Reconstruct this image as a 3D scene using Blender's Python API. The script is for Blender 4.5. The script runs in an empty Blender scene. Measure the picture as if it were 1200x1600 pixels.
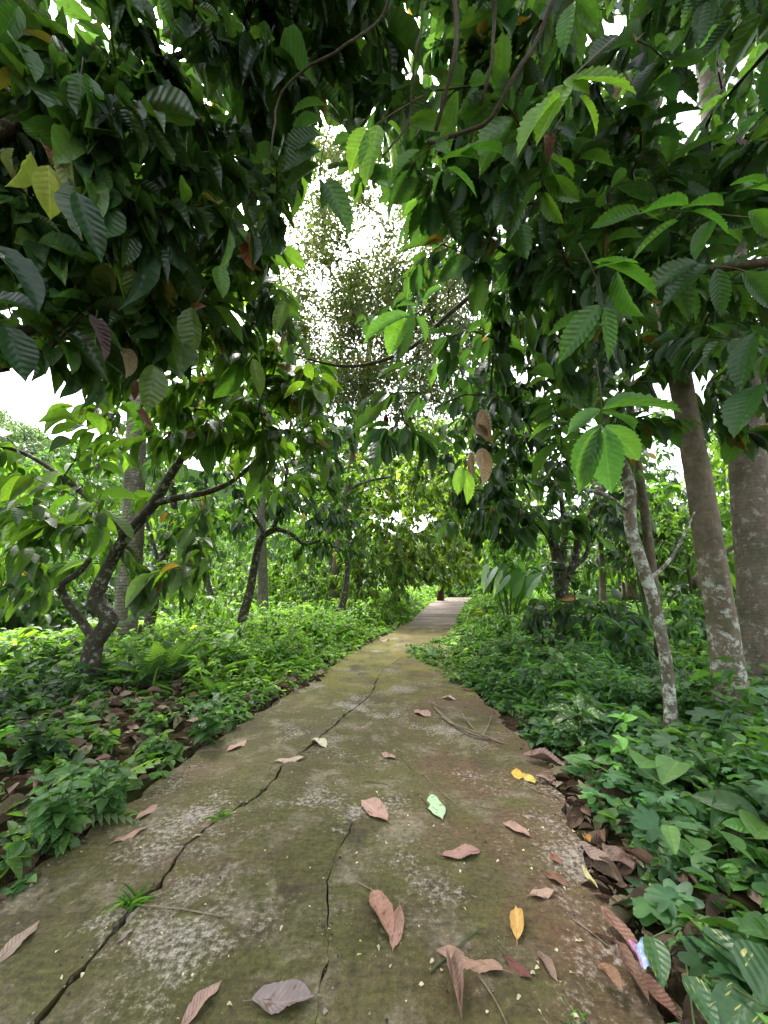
import bpy, math, random
import numpy as np
from mathutils import Vector
from mathutils.geometry import delaunay_2d_cdt

rng = np.random.default_rng(7)
random.seed(7)
scene = bpy.context.scene
COL = scene.collection
R = math.radians

# ------------------------------------------------------------------ camera
F_PX, CU, CV, CAM_H, PITCH = 577.0, 600.0, 800.0, 1.4, R(12)
cam_d = bpy.data.cameras.new('camera')
cam = bpy.data.objects.new('camera', cam_d)
COL.objects.link(cam)
cam.location = (0, 0, CAM_H)
cam.rotation_euler = (R(90) + PITCH, 0, 0)
cam_d.sensor_fit = 'VERTICAL'
cam_d.sensor_height = 36
cam_d.lens = 36 * F_PX / 1600
cam_d.clip_start = 0.02
cam_d.clip_end = 2000
scene.camera = cam

CAM = np.array([0, 0, CAM_H])
FWD = np.array([0, math.cos(PITCH), math.sin(PITCH)])
UPV = np.array([0, -math.sin(PITCH), math.cos(PITCH)])
RGT = np.array([1.0, 0, 0])

def ray(u, v):
    return RGT * (u - CU) / F_PX + FWD + UPV * (CV - v) / F_PX
def atD(u, v, D):
    return CAM + D * ray(u, v)
def atY(u, v, Y):
    d = ray(u, v)
    return CAM + d * (Y / d[1])

# ------------------------------------------------------------------ terrain
def sstep(a, b, x):
    t = np.clip((np.asarray(x, float) - a) / (b - a), 0, 1)
    return t * t * (3 - 2 * t)

PATH_L = [(-2.2, -3), (-2.0, -1), (-1.88, 1), (-1.8, 2.05), (-1.68, 3.4), (-1.42, 5.0), (-1.12, 6.6), (-0.75, 9.2), (-0.1, 12), (.95, 16), (2.25, 22), (3.55, 27), (5.2, 31), (8.6, 36), (14.6, 43)]
PATH_R = [(0.55, -3), (0.72, -1), (0.86, 1), (0.95, 1.6), (1.1, 2.3), (1.27, 3.1), (1.32, 3.7), (1.3, 5.0), (1.3, 6.8), (1.6, 9.2), (2.2, 12), (3.1, 16), (4.7, 22), (6.1, 27), (8.2, 31), (11.6, 36), (17.6, 43)]
def _interp(tab, y):
    ys = np.array([p[1] for p in tab]); xs = np.array([p[0] for p in tab])
    return np.interp(y, ys, xs)
def path_l(y): return _interp(PATH_L, y)
def path_r(y): return _interp(PATH_R, y)

def base_h(y):
    y = np.asarray(y, float)
    return 0.05 * np.clip(y - 13, 0, 17) + 0.02 * np.sin(y * 0.6) * sstep(4, 8, y) * 0
def wob(x, y, s=1.0):
    return (np.sin(x * 1.7 * s + 1.3) * np.cos(y * 1.3 * s + .4) + .5 * np.sin(x * 4.1 * s + y * 3.3 * s))
def H(x, y):
    x = np.asarray(x, float); y = np.asarray(y, float)
    pl, pr = path_l(y), path_r(y)
    dl = np.clip(pl - x, 0, None); dr = np.clip(x - pr, 0, None)
    h = base_h(y)
    on = (dl <= 0) & (dr <= 0)
    h = h + 0.16 * sstep(0.1, 1.6, dl) * (1 - sstep(3.5, 6.5, dl)) + 0.10 * sstep(4, 9, y) * sstep(0, 1, dl)
    h = h - 0.22 * np.clip(dl - 7.0, 0, 16) * sstep(7.0, 10, dl)
    hill = np.clip(-x - 17, 0, 55)
    h = h + 0.55 * hill * sstep(17, 30, -x)
    h = h + 0.22 * np.clip(y - 46, 0, 120)
    h = h + 0.03 * sstep(.05, .6, dr) + 0.10 * np.clip(x - 14, 0, 100)
    h = h - (0.07 - 0.05 * (dl > 0)) * (1 - sstep(0.0, 0.35, dl + dr))
    h = h + 0.025 * wob(x, y) * sstep(.2, 1.2, dl + dr)
    return h

def G(u, v, zoff=0.0):
    d = ray(u, v); t = 1.0
    lo, hi = 0.2, 80.0
    for _ in range(50):
        m = (lo + hi) / 2; p = CAM + d * m
        g = float(H(p[0], p[1]))
        if path_l(p[1]) <= p[0] <= path_r(p[1]): g = float(base_h(p[1]))
        if p[2] > g + zoff: lo = m
        else: hi = m
    return CAM + d * lo

def inpoly(u, v, poly):
    r = False; j = len(poly) - 1
    for i in range(len(poly)):
        (xi, yi), (xj, yj) = poly[i], poly[j]
        if (yi > v) != (yj > v) and u < (xj - xi) * (v - yi) / (yj - yi) + xi: r = not r
        j = i
    return r

# ------------------------------------------------------------------ materials
def new_mat(name):
    m = bpy.data.materials.new(name); m.use_nodes = True
    nt = m.node_tree
    for n in list(nt.nodes): nt.nodes.remove(n)
    out = nt.nodes.new('ShaderNodeOutputMaterial')
    return m, nt, out
def N(nt, t, **kw):
    n = nt.nodes.new(t)
    for k, v in kw.items():
        if k in n.inputs: n.inputs[k].default_value = v
        else: setattr(n, k, v)
    return n
def ramp(nt, stops, interp='LINEAR'):
    n = nt.nodes.new('ShaderNodeValToRGB'); cr = n.color_ramp; cr.interpolation = interp
    while len(cr.elements) < len(stops): cr.elements.new(0.5)
    for e, (p, c) in zip(cr.elements, stops):
        e.position = p; e.color = (*c, 1) if len(c) == 3 else c
    return n
def mixc(nt, f, a, b, blend='MIX'):
    n = nt.nodes.new('ShaderNodeMix'); n.data_type = 'RGBA'; n.blend_type = blend
    L = nt.links
    for sock, val in ((n.inputs[0], f), (n.inputs[6], a), (n.inputs[7], b)):
        if isinstance(val, (int, float)): sock.default_value = val
        elif isinstance(val, tuple): sock.default_value = (*val, 1) if len(val) == 3 else val
        else: L.new(val, sock)
    return n.outputs[2]
def math_n(nt, op, a, b=None, clamp=False):
    n = nt.nodes.new('ShaderNodeMath'); n.operation = op; n.use_clamp = clamp
    for i, val in enumerate((a, b)):
        if val is None: continue
        if isinstance(val, (int, float)): n.inputs[i].default_value = val
        else: nt.links.new(val, n.inputs[i])
    return n.outputs[0]

def leaf_mat(name, trans=0.35, rough=0.42, veins=9.0, vein_amt=0.35, tint=(2.7, 2.9, 1.0), bump=0.35, spec=0.5, spots=0.0):
    m, nt, out = new_mat(name); L = nt.links
    at = N(nt, 'ShaderNodeAttribute', attribute_name='col')
    uv = N(nt, 'ShaderNodeUVMap', uv_map='UVMap')
    sx = N(nt, 'ShaderNodeSeparateXYZ'); L.new(uv.outputs[0], sx.inputs[0])
    x = math_n(nt, 'ABSOLUTE', math_n(nt, 'SUBTRACT', sx.outputs[0], 0.5))      # 0 .. 0.5 from midrib
    s = math_n(nt, 'SUBTRACT', math_n(nt, 'MULTIPLY', sx.outputs[1], veins), math_n(nt, 'MULTIPLY', x, veins * 0.42))
    fr = math_n(nt, 'ABSOLUTE', math_n(nt, 'SUBTRACT', math_n(nt, 'FRACT', s), 0.5))  # 0..0.5
    lat = math_n(nt, 'MULTIPLY', math_n(nt, 'SUBTRACT', fr, 0.42), 12.5, clamp=True)
    mid = math_n(nt, 'SUBTRACT', 1.0, math_n(nt, 'MULTIPLY', x, 26.0), clamp=True)
    vein = math_n(nt, 'MAXIMUM', math_n(nt, 'MULTIPLY', lat, 0.6), mid)
    nz = N(nt, 'ShaderNodeTexNoise', Scale=34.0, Detail=2.0)
    tc = N(nt, 'ShaderNodeTexCoord'); L.new(tc.outputs['Object'], nz.inputs['Vector'])
    var = math_n(nt, 'ADD', 0.72, math_n(nt, 'MULTIPLY', nz.outputs['Fac'], 0.56))
    base = mixc(nt, 1.0, at.outputs['Color'], var, 'MULTIPLY')
    # pale veins
    vcol = mixc(nt, 1.0, base, (1.9, 1.8, 1.7), 'MULTIPLY')
    base = mixc(nt, math_n(nt, 'MULTIPLY', vein, vein_amt), base, vcol)
    if spots > 0:
        n2 = N(nt, 'ShaderNodeTexNoise', Scale=22.0, Detail=3.0)
        L.new(tc.outputs['Object'], n2.inputs['Vector'])
        k = math_n(nt, 'MULTIPLY', math_n(nt, 'SUBTRACT', n2.outputs['Fac'], 0.60), 9.0, clamp=True)
        base = mixc(nt, math_n(nt, 'MULTIPLY', k, spots), base, (0.10, 0.055, 0.02))
    bmp = N(nt, 'ShaderNodeBump', Strength=bump, Distance=0.01)
    hgt = math_n(nt, 'ADD', math_n(nt, 'MULTIPLY', fr, -1.2), math_n(nt, 'MULTIPLY', nz.outputs['Fac'], 0.25))
    L.new(hgt, bmp.inputs['Height'])
    p = N(nt, 'ShaderNodeBsdfPrincipled', Roughness=rough)
    p.inputs['Specular IOR Level'].default_value = spec
    L.new(base, p.inputs['Base Color']); L.new(bmp.outputs[0], p.inputs['Normal'])
    if trans > 0:
        tr = N(nt, 'ShaderNodeBsdfTranslucent')
        L.new(mixc(nt, 1.0, base, tint, 'MULTIPLY'), tr.inputs['Color'])
        mx = N(nt, 'ShaderNodeMixShader', Fac=trans)
        L.new(p.outputs[0], mx.inputs[1]); L.new(tr.outputs[0], mx.inputs[2])
        L.new(mx.outputs[0], out.inputs[0])
    else:
        L.new(p.outputs[0], out.inputs[0])
    return m

M_LEAF = leaf_mat('cacao_leaf', trans=0.38, rough=0.36, veins=9, vein_amt=0.45, spots=0.25)
M_CANOPY = leaf_mat('canopy_leaf', trans=0.34, rough=0.33, veins=9, vein_amt=0.42, spots=0.55, spec=.55)
M_CANOPY_T = leaf_mat('canopy_toothed_leaf', trans=0.36, rough=0.35, veins=11, vein_amt=0.4, spots=0.5, spec=.55)
M_LEAF_FAR = leaf_mat('far_leaf', trans=0.38, rough=0.45, veins=5, vein_amt=0.1, bump=0.1)
M_TOOTH = leaf_mat('toothed_leaf', trans=0.42, rough=0.4, veins=11, vein_amt=0.45, spots=0.2)
M_WEED = leaf_mat('weed_leaf', trans=0.34, rough=0.48, veins=6, vein_amt=0.4, bump=0.35, spec=.5, spots=.25)
M_DEAD = leaf_mat('dead_leaf', trans=0.0, rough=0.62, veins=11, vein_amt=0.42, bump=0.4, spec=0.3, spots=0.7)
M_DRYHANG = leaf_mat('dry_hanging_leaf', trans=0.15, rough=0.65, veins=11, vein_amt=0.5, bump=0.6, spec=0.3, tint=(1.4, 1.1, .7), spots=0.5)

def bark_mat(name, c1, c2, lichen=(0.42, 0.44, 0.38), lich=0.5, scale=1.0, rings=0.0, moss=0.0, zfade=None, ringamt=.66):
    m, nt, out = new_mat(name); L = nt.links
    tc = N(nt, 'ShaderNodeTexCoord')
    mp = N(nt, 'ShaderNodeMapping'); mp.inputs['Scale'].default_value = (1, 1, 0.45)
    L.new(tc.outputs['Object'], mp.inputs['Vector'])
    n1 = N(nt, 'ShaderNodeTexNoise', Scale=26.0 * scale, Detail=6.0, Roughness=0.65); L.new(mp.outputs[0], n1.inputs['Vector'])
    n2 = N(nt, 'ShaderNodeTexNoise', Scale=5.0 * scale, Detail=4.0, Roughness=0.6); L.new(mp.outputs[0], n2.inputs['Vector'])
    n3 = N(nt, 'ShaderNodeTexNoise', Scale=11.0 * scale, Detail=8.0, Roughness=0.75); L.new(tc.outputs['Object'], n3.inputs['Vector'])
    r1 = ramp(nt, [(0.3, c1), (0.7, c2)]); L.new(n1.outputs['Fac'], r1.inputs[0])
    r2 = ramp(nt, [(0.35, tuple(c * 0.6 for c in c1)), (0.65, c2)]); L.new(n2.outputs['Fac'], r2.inputs[0])
    col = mixc(nt, 0.45, r1.outputs[0], r2.outputs[0])
    k = ramp(nt, [(0.60 - 0.12 * lich, (0, 0, 0)), (0.66 - 0.1 * lich, (1, 1, 1))]); L.new(n3.outputs['Fac'], k.inputs[0])
    lf = math_n(nt, 'MULTIPLY', k.outputs[0], min(1.0, lich * 1.3))
    if zfade:
        sz = N(nt, 'ShaderNodeSeparateXYZ'); L.new(tc.outputs['Object'], sz.inputs[0])
        mr = N(nt, 'ShaderNodeMapRange'); mr.inputs['From Min'].default_value = zfade[1]; mr.inputs['From Max'].default_value = zfade[1] - .5; L.new(sz.outputs[2], mr.inputs['Value'])
        mr2 = N(nt, 'ShaderNodeMapRange'); mr2.inputs['From Min'].default_value = zfade[0] - .2; mr2.inputs['From Max'].default_value = zfade[0] + .2; L.new(sz.outputs[2], mr2.inputs['Value'])
        lf = math_n(nt, 'MULTIPLY', lf, math_n(nt, 'ADD', .12, math_n(nt, 'MULTIPLY', math_n(nt, 'MULTIPLY', mr.outputs[0], mr2.outputs[0]), .88)))
    col = mixc(nt, lf, col, lichen)
    if moss > 0:
        n4 = N(nt, 'ShaderNodeTexNoise', Scale=3.2, Detail=5.0); L.new(tc.outputs['Object'], n4.inputs['Vector'])
        k4 = ramp(nt, [(0.5, (0, 0, 0)), (0.62, (1, 1, 1))]); L.new(n4.outputs['Fac'], k4.inputs[0])
        col = mixc(nt, math_n(nt, 'MULTIPLY', k4.outputs[0], moss), col, (0.05, 0.07, 0.02))
    h = n1.outputs['Fac']
    if rings > 0:
        w = N(nt, 'ShaderNodeTexWave', Scale=rings, Distortion=3.5, Detail=3.0)
        w.wave_type = 'BANDS'; w.bands_direction = 'Z'; w.inputs['Detail Scale'].default_value = 1.2
        L.new(tc.outputs['Object'], w.inputs['Vector'])
        rr = ramp(nt, [(0.0, (ringamt,) * 3), (0.3, (1, 1, 1))]); L.new(w.outputs['Fac'], rr.inputs[0])
        col = mixc(nt, 1.0, col, rr.outputs[0], 'MULTIPLY')
        h = math_n(nt, 'ADD', math_n(nt, 'MULTIPLY', h, 0.5), math_n(nt, 'MULTIPLY', rr.outputs[0], 0.8))
    b = N(nt, 'ShaderNodeBump', Strength=0.95, Distance=0.03); L.new(h, b.inputs['Height'])
    p = N(nt, 'ShaderNodeBsdfPrincipled', Roughness=0.85); p.inputs['Specular IOR Level'].default_value = 0.25
    L.new(col, p.inputs['Base Color']); L.new(b.outputs[0], p.inputs['Normal']); L.new(p.outputs[0], out.inputs[0])
    return m

M_CACAO_BARK = bark_mat('cacao_bark', (0.035, 0.027, 0.02), (0.10, 0.08, 0.06), lich=0.55, moss=0.4)
M_PALE_BARK = bark_mat('pale_bark', (0.10, 0.085, 0.06), (0.24, 0.2, 0.15), lichen=(0.55, 0.57, 0.5), lich=0.9, moss=0.25)
M_BROWN_BARK = bark_mat('brown_bark', (0.11, 0.085, 0.058), (0.21, 0.17, 0.12), lichen=(0.46, 0.48, 0.42), lich=0.3, moss=0.45)
M_LICHEN_BARK = bark_mat('lichen_bark', (0.115, 0.088, 0.06), (0.22, 0.175, 0.125), lichen=(0.46, 0.48, 0.42), lich=0.75, moss=0.4, zfade=(.25, 1.9), rings=2.2, ringamt=.92)
M_ROUGH_PALM = bark_mat('rough_palm_bark', (0.10, 0.08, 0.058), (0.21, 0.17, 0.13), lichen=(0.4, 0.4, 0.35), lich=0.45, rings=7.0, moss=0.45, ringamt=.93)
M_PALM_BARK = bark_mat('palm_bark', (0.12, 0.105, 0.08), (0.27, 0.235, 0.19), lichen=(0.42, 0.42, 0.37), lich=0.5, rings=5.0, moss=0.2)
M_TWIG = bark_mat('twig_bark', (0.04, 0.03, 0.02), (0.10, 0.075, 0.05), lich=0.15)
M_STRAW = bark_mat('straw', (0.22, 0.17, 0.10), (0.38, 0.31, 0.2), lich=0.0, scale=2)
M_STEM = bark_mat('green_stem', (0.06, 0.10, 0.03), (0.10, 0.15, 0.05), lich=0.0)

# ------------------------------------------------------------------ objects
def tag(o, label=None, cat=None, group=None, kind=None):
    if label: o['label'] = label
    if cat: o['category'] = cat
    if group: o['group'] = group
    if kind: o['kind'] = kind
    return o
def empty(name, loc, label, cat, group=None):
    o = bpy.data.objects.new(name, None); COL.objects.link(o)
    o.empty_display_size = 0.1
    o.location = tuple(float(c) for c in loc)
    return tag(o, label, cat, group)
def link_mesh(name, me, mat, parent=None):
    o = bpy.data.objects.new(name, me); COL.objects.link(o)
    if mat is not None and not me.materials: me.materials.append(mat)
    if parent is not None: o.parent = parent
    return o

class MB:
    """numpy mesh collector"""
    def __init__(s): s.v = []; s.f4 = []; s.f3 = []; s.uv = []; s.col = []; s.n = 0; s.mi = 0; s.m4 = []; s.m3 = []; s.mats = None
    def add(s, v, f4=None, f3=None, uv=None, col=None):
        v = np.asarray(v, float).reshape(-1, 3); k = len(v)
        s.v.append(v)
        if f4 is not None and len(f4): s.f4.append(np.asarray(f4, np.int64) + s.n); s.m4.append(np.full(len(f4), s.mi))
        if f3 is not None and len(f3): s.f3.append(np.asarray(f3, np.int64) + s.n); s.m3.append(np.full(len(f3), s.mi))
        s.uv.append(np.zeros((k, 2)) if uv is None else np.asarray(uv, float))
        c = np.ones((k, 3)) * 0.1 if col is None else np.broadcast_to(np.asarray(col, float), (k, 3))
        s.col.append(c); s.n += k
    def mesh(s, name, origin=(0, 0, 0), smooth=True):
        v = np.concatenate(s.v) - np.asarray(origin, float)
        f4 = np.concatenate(s.f4) if s.f4 else np.zeros((0, 4), np.int64)
        f3 = np.concatenate(s.f3) if s.f3 else np.zeros((0, 3), np.int64)
        uv = np.concatenate(s.uv); col = np.concatenate(s.col)
        me = bpy.data.meshes.new(name)
        me.vertices.add(len(v)); me.vertices.foreach_set('co', v.astype(np.float32).ravel())
        loops = np.concatenate([f4.ravel(), f3.ravel()]).astype(np.int32)
        me.loops.add(len(loops)); me.loops.foreach_set('vertex_index', loops)
        tot = np.concatenate([np.full(len(f4), 4), np.full(len(f3), 3)]).astype(np.int32)
        st = np.concatenate([[0], np.cumsum(tot)[:-1]]).astype(np.int32)
        me.polygons.add(len(tot)); me.polygons.foreach_set('loop_start', st); me.polygons.foreach_set('loop_total', tot)
        me.polygons.foreach_set('use_smooth', np.full(len(tot), smooth))
        me.polygons.foreach_set('material_index', np.concatenate(s.m4 + s.m3).astype(np.int32))
        if s.mats:
            for m_ in s.mats: me.materials.append(m_)
        ul = me.uv_layers.new(name='UVMap'); ul.data.foreach_set('uv', uv[loops].astype(np.float32).ravel())
        ca = me.attributes.new('col', 'FLOAT_COLOR', 'POINT')
        ca.data.foreach_set('color', np.concatenate([col, np.ones((len(col), 1))], 1).astype(np.float32).ravel())
        me.update(); me.validate()
        return me
    def build(s, name, mat, parent=None, origin=None, smooth=True):
        org = np.zeros(3)
        if parent is not None: org = np.array(parent.location)
        elif origin is not None: org = np.asarray(origin, float)
        o = link_mesh(name, s.mesh(name, org, smooth), mat, parent)
        if parent is None and origin is not None: o.location = tuple(float(c) for c in origin)
        return o

def nrm(a):
    a = np.asarray(a, float)
    return a / np.maximum(np.linalg.norm(a, axis=-1, keepdims=True), 1e-9)

def resample(pts, step):
    """Catmull-Rom through pts [(xyz, r)]"""
    P = np.array([np.append(p, r) for p, r in pts], float)
    P = np.vstack([2 * P[0] - P[1], P, 2 * P[-1] - P[-2]])
    out = []
    for i in range(1, len(P) - 2):
        n = max(2, int(np.linalg.norm(P[i + 1, :3] - P[i, :3]) / step))
        for k in range(n):
            t = k / n
            out.append(0.5 * ((2 * P[i]) + (-P[i - 1] + P[i + 1]) * t + (2 * P[i - 1] - 5 * P[i] + 4 * P[i + 1] - P[i + 2]) * t * t + (-P[i - 1] + 3 * P[i] - 3 * P[i + 1] + P[i + 2]) * t ** 3))
    out.append(P[-2])
    out = np.array(out); out[:, 3] = np.maximum(out[:, 3], 0.0015)
    return out[:, :3], out[:, 3]

def tube(mb, pts, rad, sides=8, rough=0.0, col=None, cap=True, lobe=None):
    pts = np.asarray(pts, float); rad = np.asarray(rad, float); n = len(pts)
    tan = nrm(np.gradient(pts, axis=0))
    a = np.cross(tan[0], [0.31, 0.9, 0.2]); a = nrm(a)
    rings = []
    ph = rng.uniform(0, 6.28, 4)
    for i in range(n):
        a = nrm(a - tan[i] * np.dot(a, tan[i])); b = np.cross(tan[i], a)
        th = np.linspace(0, 2 * math.pi, sides, endpoint=False)
        rr = rad[i] * np.ones(sides)
        if lobe is not None: rr = rr * (1 + lobe[i] * (.6 * np.cos(4 * th + ph[2]) + .5 * np.cos(3 * th + ph[3])))
        if rough:
            rr = rr * (1 + rough * (np.sin(2 * th + ph[0] + i * .23) * .6 + np.sin(3 * th + ph[1] - i * .31) * .4 + rng.normal(0, .25, sides)) )
        rings.append(pts[i] + rr[:, None] * (np.cos(th)[:, None] * a + np.sin(th)[:, None] * b))
    v = np.concatenate(rings)
    i = np.arange(n - 1)[:, None] * sides; j = np.arange(sides)[None]; j2 = (j + 1) % sides
    f4 = np.stack([i + j, i + j2, i + sides + j2, i + sides + j], -1).reshape(-1, 4)
    f3 = []
    if cap:
        v = np.vstack([v, pts[-1] + tan[-1] * rad[-1] * .4, pts[0]])
        e = len(v) - 2; base = (n - 1) * sides
        f3 = [[base + k, base + (k + 1) % sides, e] for k in range(sides)] + [[(k + 1) % sides, k, e + 1] for k in range(sides)]
    uv = np.zeros((len(v), 2))
    mb.add(v, f4, f3, uv, col)

# ------------------------------------------------------------------ leaf templates  (x across -.5...5, y along 0..1, z normal)
def blade(nl=8, nc=2, prof='cacao', fold=0.25, droop=0.25, teeth=0.0, corr=0.0, nv=9, wave=0.0, stalk=0.0, twist=0.0, seed=0):
    r = np.random.default_rng(seed)
    t = np.linspace(0, 1, nl + 1)
    if prof == 'cacao':
        w = np.sin(math.pi * t ** 0.92) ** 0.75; w = w * (1 - 0.5 * sstep(.8, .97, t)); w[0] = .03; w[-1] = 0.01
    elif prof == 'ovate':
        w = np.sin(math.pi * t ** 0.7) ** 0.85; w[0] = .02; w[-1] = 0.01
    elif prof == 'lance':
        w = np.sin(math.pi * t ** 0.8); w[0] = .05; w[-1] = 0.01
    elif prof == 'heart':
        w = np.sqrt(np.clip(1 - (t * 1.18 - 0.18 - .12) ** 2 * 1.3, 0, 1)) * (1 - t ** 2.2); w[-1] = .01
        w[0] = 0.55
    elif prof == 'grass':
        w = (1 - t) ** .6
    w = w / w.max()
    if teeth:
        w = w * (1 - teeth * ((np.arange(nl + 1) % 2) == 1))
        w[-1] = .01
    xs = np.linspace(-1, 1, 2 * nc + 1)
    v = []; uv = []
    for i, tt in enumerate(t):
        for x in xs:
            X = x * w[i] * .5
            yy = tt
            if prof == 'heart': yy = tt - 0.22 * abs(x) * (1 - tt) ** 2 * 2
            if teeth and abs(x) == 1 and i % 2 == 0 and 0 < i < nl: yy += 0.5 / nl
            z = -droop * tt * tt + fold * abs(X)
            z += corr * math.sin(2 * math.pi * (tt * nv - abs(X) * nv * .42)) * min(1, 2.2 * abs(x)) * w[i] * .022
            z += wave * math.sin(6 * tt + x * 2.0 + seed) * abs(x)
            a = twist * tt
            v.append((X * math.cos(a) - z * math.sin(a) * .5, yy, z * math.cos(a) + X * math.sin(a)))
            uv.append((0.5 + x * .5 * max(w[i], .15), tt))
    c = 2 * nc + 1
    f4 = [(i * c + j, i * c + j + 1, (i + 1) * c + j + 1, (i + 1) * c + j) for i in range(nl) for j in range(2 * nc)]
    f3 = []
    return np.array(v), np.array(f4), np.array(f3), np.array(uv)

def palmate(lobes=5, seed=0):
    r = np.random.default_rng(seed)
    n = 6 * lobes
    v = [(0, .25, 0)]; uv = [(.5, .25)]
    th0 = -2.3; out = []
    for k in range(n + 1):
        th = th0 + (4.6) * k / n
        ph = (k / n * lobes) % 1.0
        tooth = abs(ph - .5) * 2                      # 0 at lobe tip, 1 at sinus
        rr = 0.64 - 0.27 * tooth ** 1.4
        rr *= 1 - .28 * abs(th / 2.3) ** 2
        if k % 2 == 1: rr *= .95
        x = math.sin(th) * rr; y = .25 + math.cos(th) * rr
        out.append((x, y, -.12 * rr * rr + .05 * (1 - tooth) * -1))
    v += out; uv += [(.5 + p[0] * .1, .3) for p in out]
    f3 = [(0, k + 2, k + 1) for k in range(n)]
    return np.array(v), np.zeros((0, 4), int), np.array(f3), np.array(uv)

def pinnate(np_=10, ll=.28, lw=.075, arch=.35, seed=0):
    """fern frond / compound leaf as one template; y along the rachis"""
    b = blade(3, 1, 'lance', .2, .2)
    V = []; F = []; U = []; n = 0
    for k in range(np_):
        t = .12 + .86 * k / (np_ - 1)
        L = ll * math.sin(math.pi * (0.15 + .83 * t) ** .9) + .03
        for s in (-1, 1):
            ang = s * (1.15 - .5 * t)
            d = np.array([math.sin(ang), math.cos(ang), -.15]); d /= np.linalg.norm(d)
            sd = np.array([math.cos(ang), -math.sin(ang), 0.0])
            nn = np.cross(sd, d)
            p0 = np.array([0, t, -arch * t * t])
            v = p0 + b[0][:, :1] * sd * lw + b[0][:, 1:2] * d * L + b[0][:, 2:3] * nn * L
            V.append(v); F.append(b[1] + n); U.append(b[3]); n += len(v)
    m = 6
    tt = np.linspace(0, 1, m)
    rv = np.concatenate([np.stack([s * .006 * np.ones(m), tt, -arch * tt * tt + .002], 1) for s in (-1, 1)])
    rf = [(i, i + m, i + m + 1, i + 1) for i in range(m - 1)]
    V.append(rv); F.append(np.array(rf) + n); U.append(np.full((2 * m, 2), .5))
    return np.concatenate(V), np.concatenate(F), np.zeros((0, 3), int), np.concatenate(U)

T_NEAR = [blade(12, 2, 'cacao', .30, .22, corr=1.0, nv=9, wave=.012, seed=s, twist=tw) for s, tw in ((0, .15), (1, -.3), (2, .4))] + [blade(12, 2, 'cacao', .5, .45, corr=1.0, nv=9, seed=3)]
T_TOOTH = [blade(22, 2, 'cacao', .28, .25, teeth=.13, corr=.8, nv=11, wave=.015, seed=s, twist=tw) for s, tw in ((0, .2), (1, -.3), (2, .1))]
T_MID = [blade(6, 1, 'cacao', .35, .28, seed=0), blade(6, 1, 'cacao', .5, .5, seed=1, twist=.4), blade(6, 1, 'cacao', .2, .15, seed=2, twist=-.4)]
T_FAR = [blade(3, 1, 'cacao', .4, .3), blade(3, 1, 'cacao', .2, .5, twist=.4)]
T_TINY = [blade(2, 1, 'lance', .3, .2), blade(2, 1, 'lance', .5, .5)]
T_OVATE = [blade(6, 1, 'ovate', .3, .25), blade(6, 1, 'ovate', .15, .4, twist=.3), blade(6, 1, 'ovate', .4, .1, twist=-.3)]
T_OVATE_HI = [blade(9, 2, 'ovate', .3, .22, wave=.012, seed=1), blade(9, 2, 'ovate', .18, .4, wave=.015, seed=4, twist=.3), blade(9, 2, 'ovate', .4, .15, seed=5, twist=-.3)]
T_HEART = [blade(8, 2, 'heart', .25, .3), blade(8, 2, 'heart', .1, .2, wave=.02)]
T_PALM5 = [palmate(5), palmate(7), palmate(5, 1)]
T_FERN = [pinnate(12, .26, .06, .45), pinnate(14, .3, .06, .25)]
T_COMP = [pinnate(7, .34, .14, .3), pinnate(8, .3, .12, .15)]
T_GRASS = [blade(5, 1, 'grass', .3, .35), blade(5, 1, 'grass', .3, .7), blade(5, 1, 'grass', .3, .12)]
T_LANCE = [blade(5, 1, 'lance', .3, .2), blade(5, 1, 'lance', .4, .5)]

def put(mb, tmpls, pos, d, up, length, width, col):
    """instances of leaf templates; d = along the leaf, up = rough normal"""
    pos = np.asarray(pos, float); n = len(pos)
    if n == 0: return
    d = nrm(d); up = np.asarray(up, float)
    side = nrm(np.cross(d, up)); nn = np.cross(side, d)
    length = np.broadcast_to(length, (n,)); width = np.broadcast_to(width, (n,)); col = np.broadcast_to(col, (n, 3))
    which = rng.integers(0, len(tmpls), n)
    for k, (v, f4, f3, uv) in enumerate(tmpls):
        ix = np.where(which == k)[0]
        if not len(ix): continue
        m = len(v); q = len(ix)
        W = pos[ix][:, None] + v[None, :, 0, None] * (width[ix, None, None] * side[ix][:, None]) \
            + v[None, :, 1, None] * (length[ix, None, None] * d[ix][:, None]) + v[None, :, 2, None] * (length[ix, None, None] * nn[ix][:, None])
        off = (np.arange(q) * m)[:, None, None]
        F4 = (f4[None] + off).reshape(-1, 4) if len(f4) else None
        F3 = (f3[None] + off).reshape(-1, 3) if len(f3) else None
        mb.add(W.reshape(-1, 3), F4, F3, np.tile(uv, (q, 1)), np.repeat(col[ix], m, 0))

def leafcol(n, base, young, py=0.12, jit=0.28, dead=0.0, deadc=(0.16, 0.10, 0.03)):
    base = np.asarray(base); young = np.asarray(young)
    t = np.clip(rng.beta(1.1, 3.2, n) * 1.0 + (rng.random(n) < py) * rng.uniform(.35, .8, n), 0, 1)[:, None]
    c = base * (1 - t) + young * t
    c = c * np.exp(rng.normal(0, jit, (n, 1)))
    if dead:
        k = (rng.random(n) < dead)
        c[k] = np.asarray(deadc) * rng.uniform(.6, 1.5, (k.sum(), 1))
    return np.clip(c, 0.004, .5)

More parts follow.
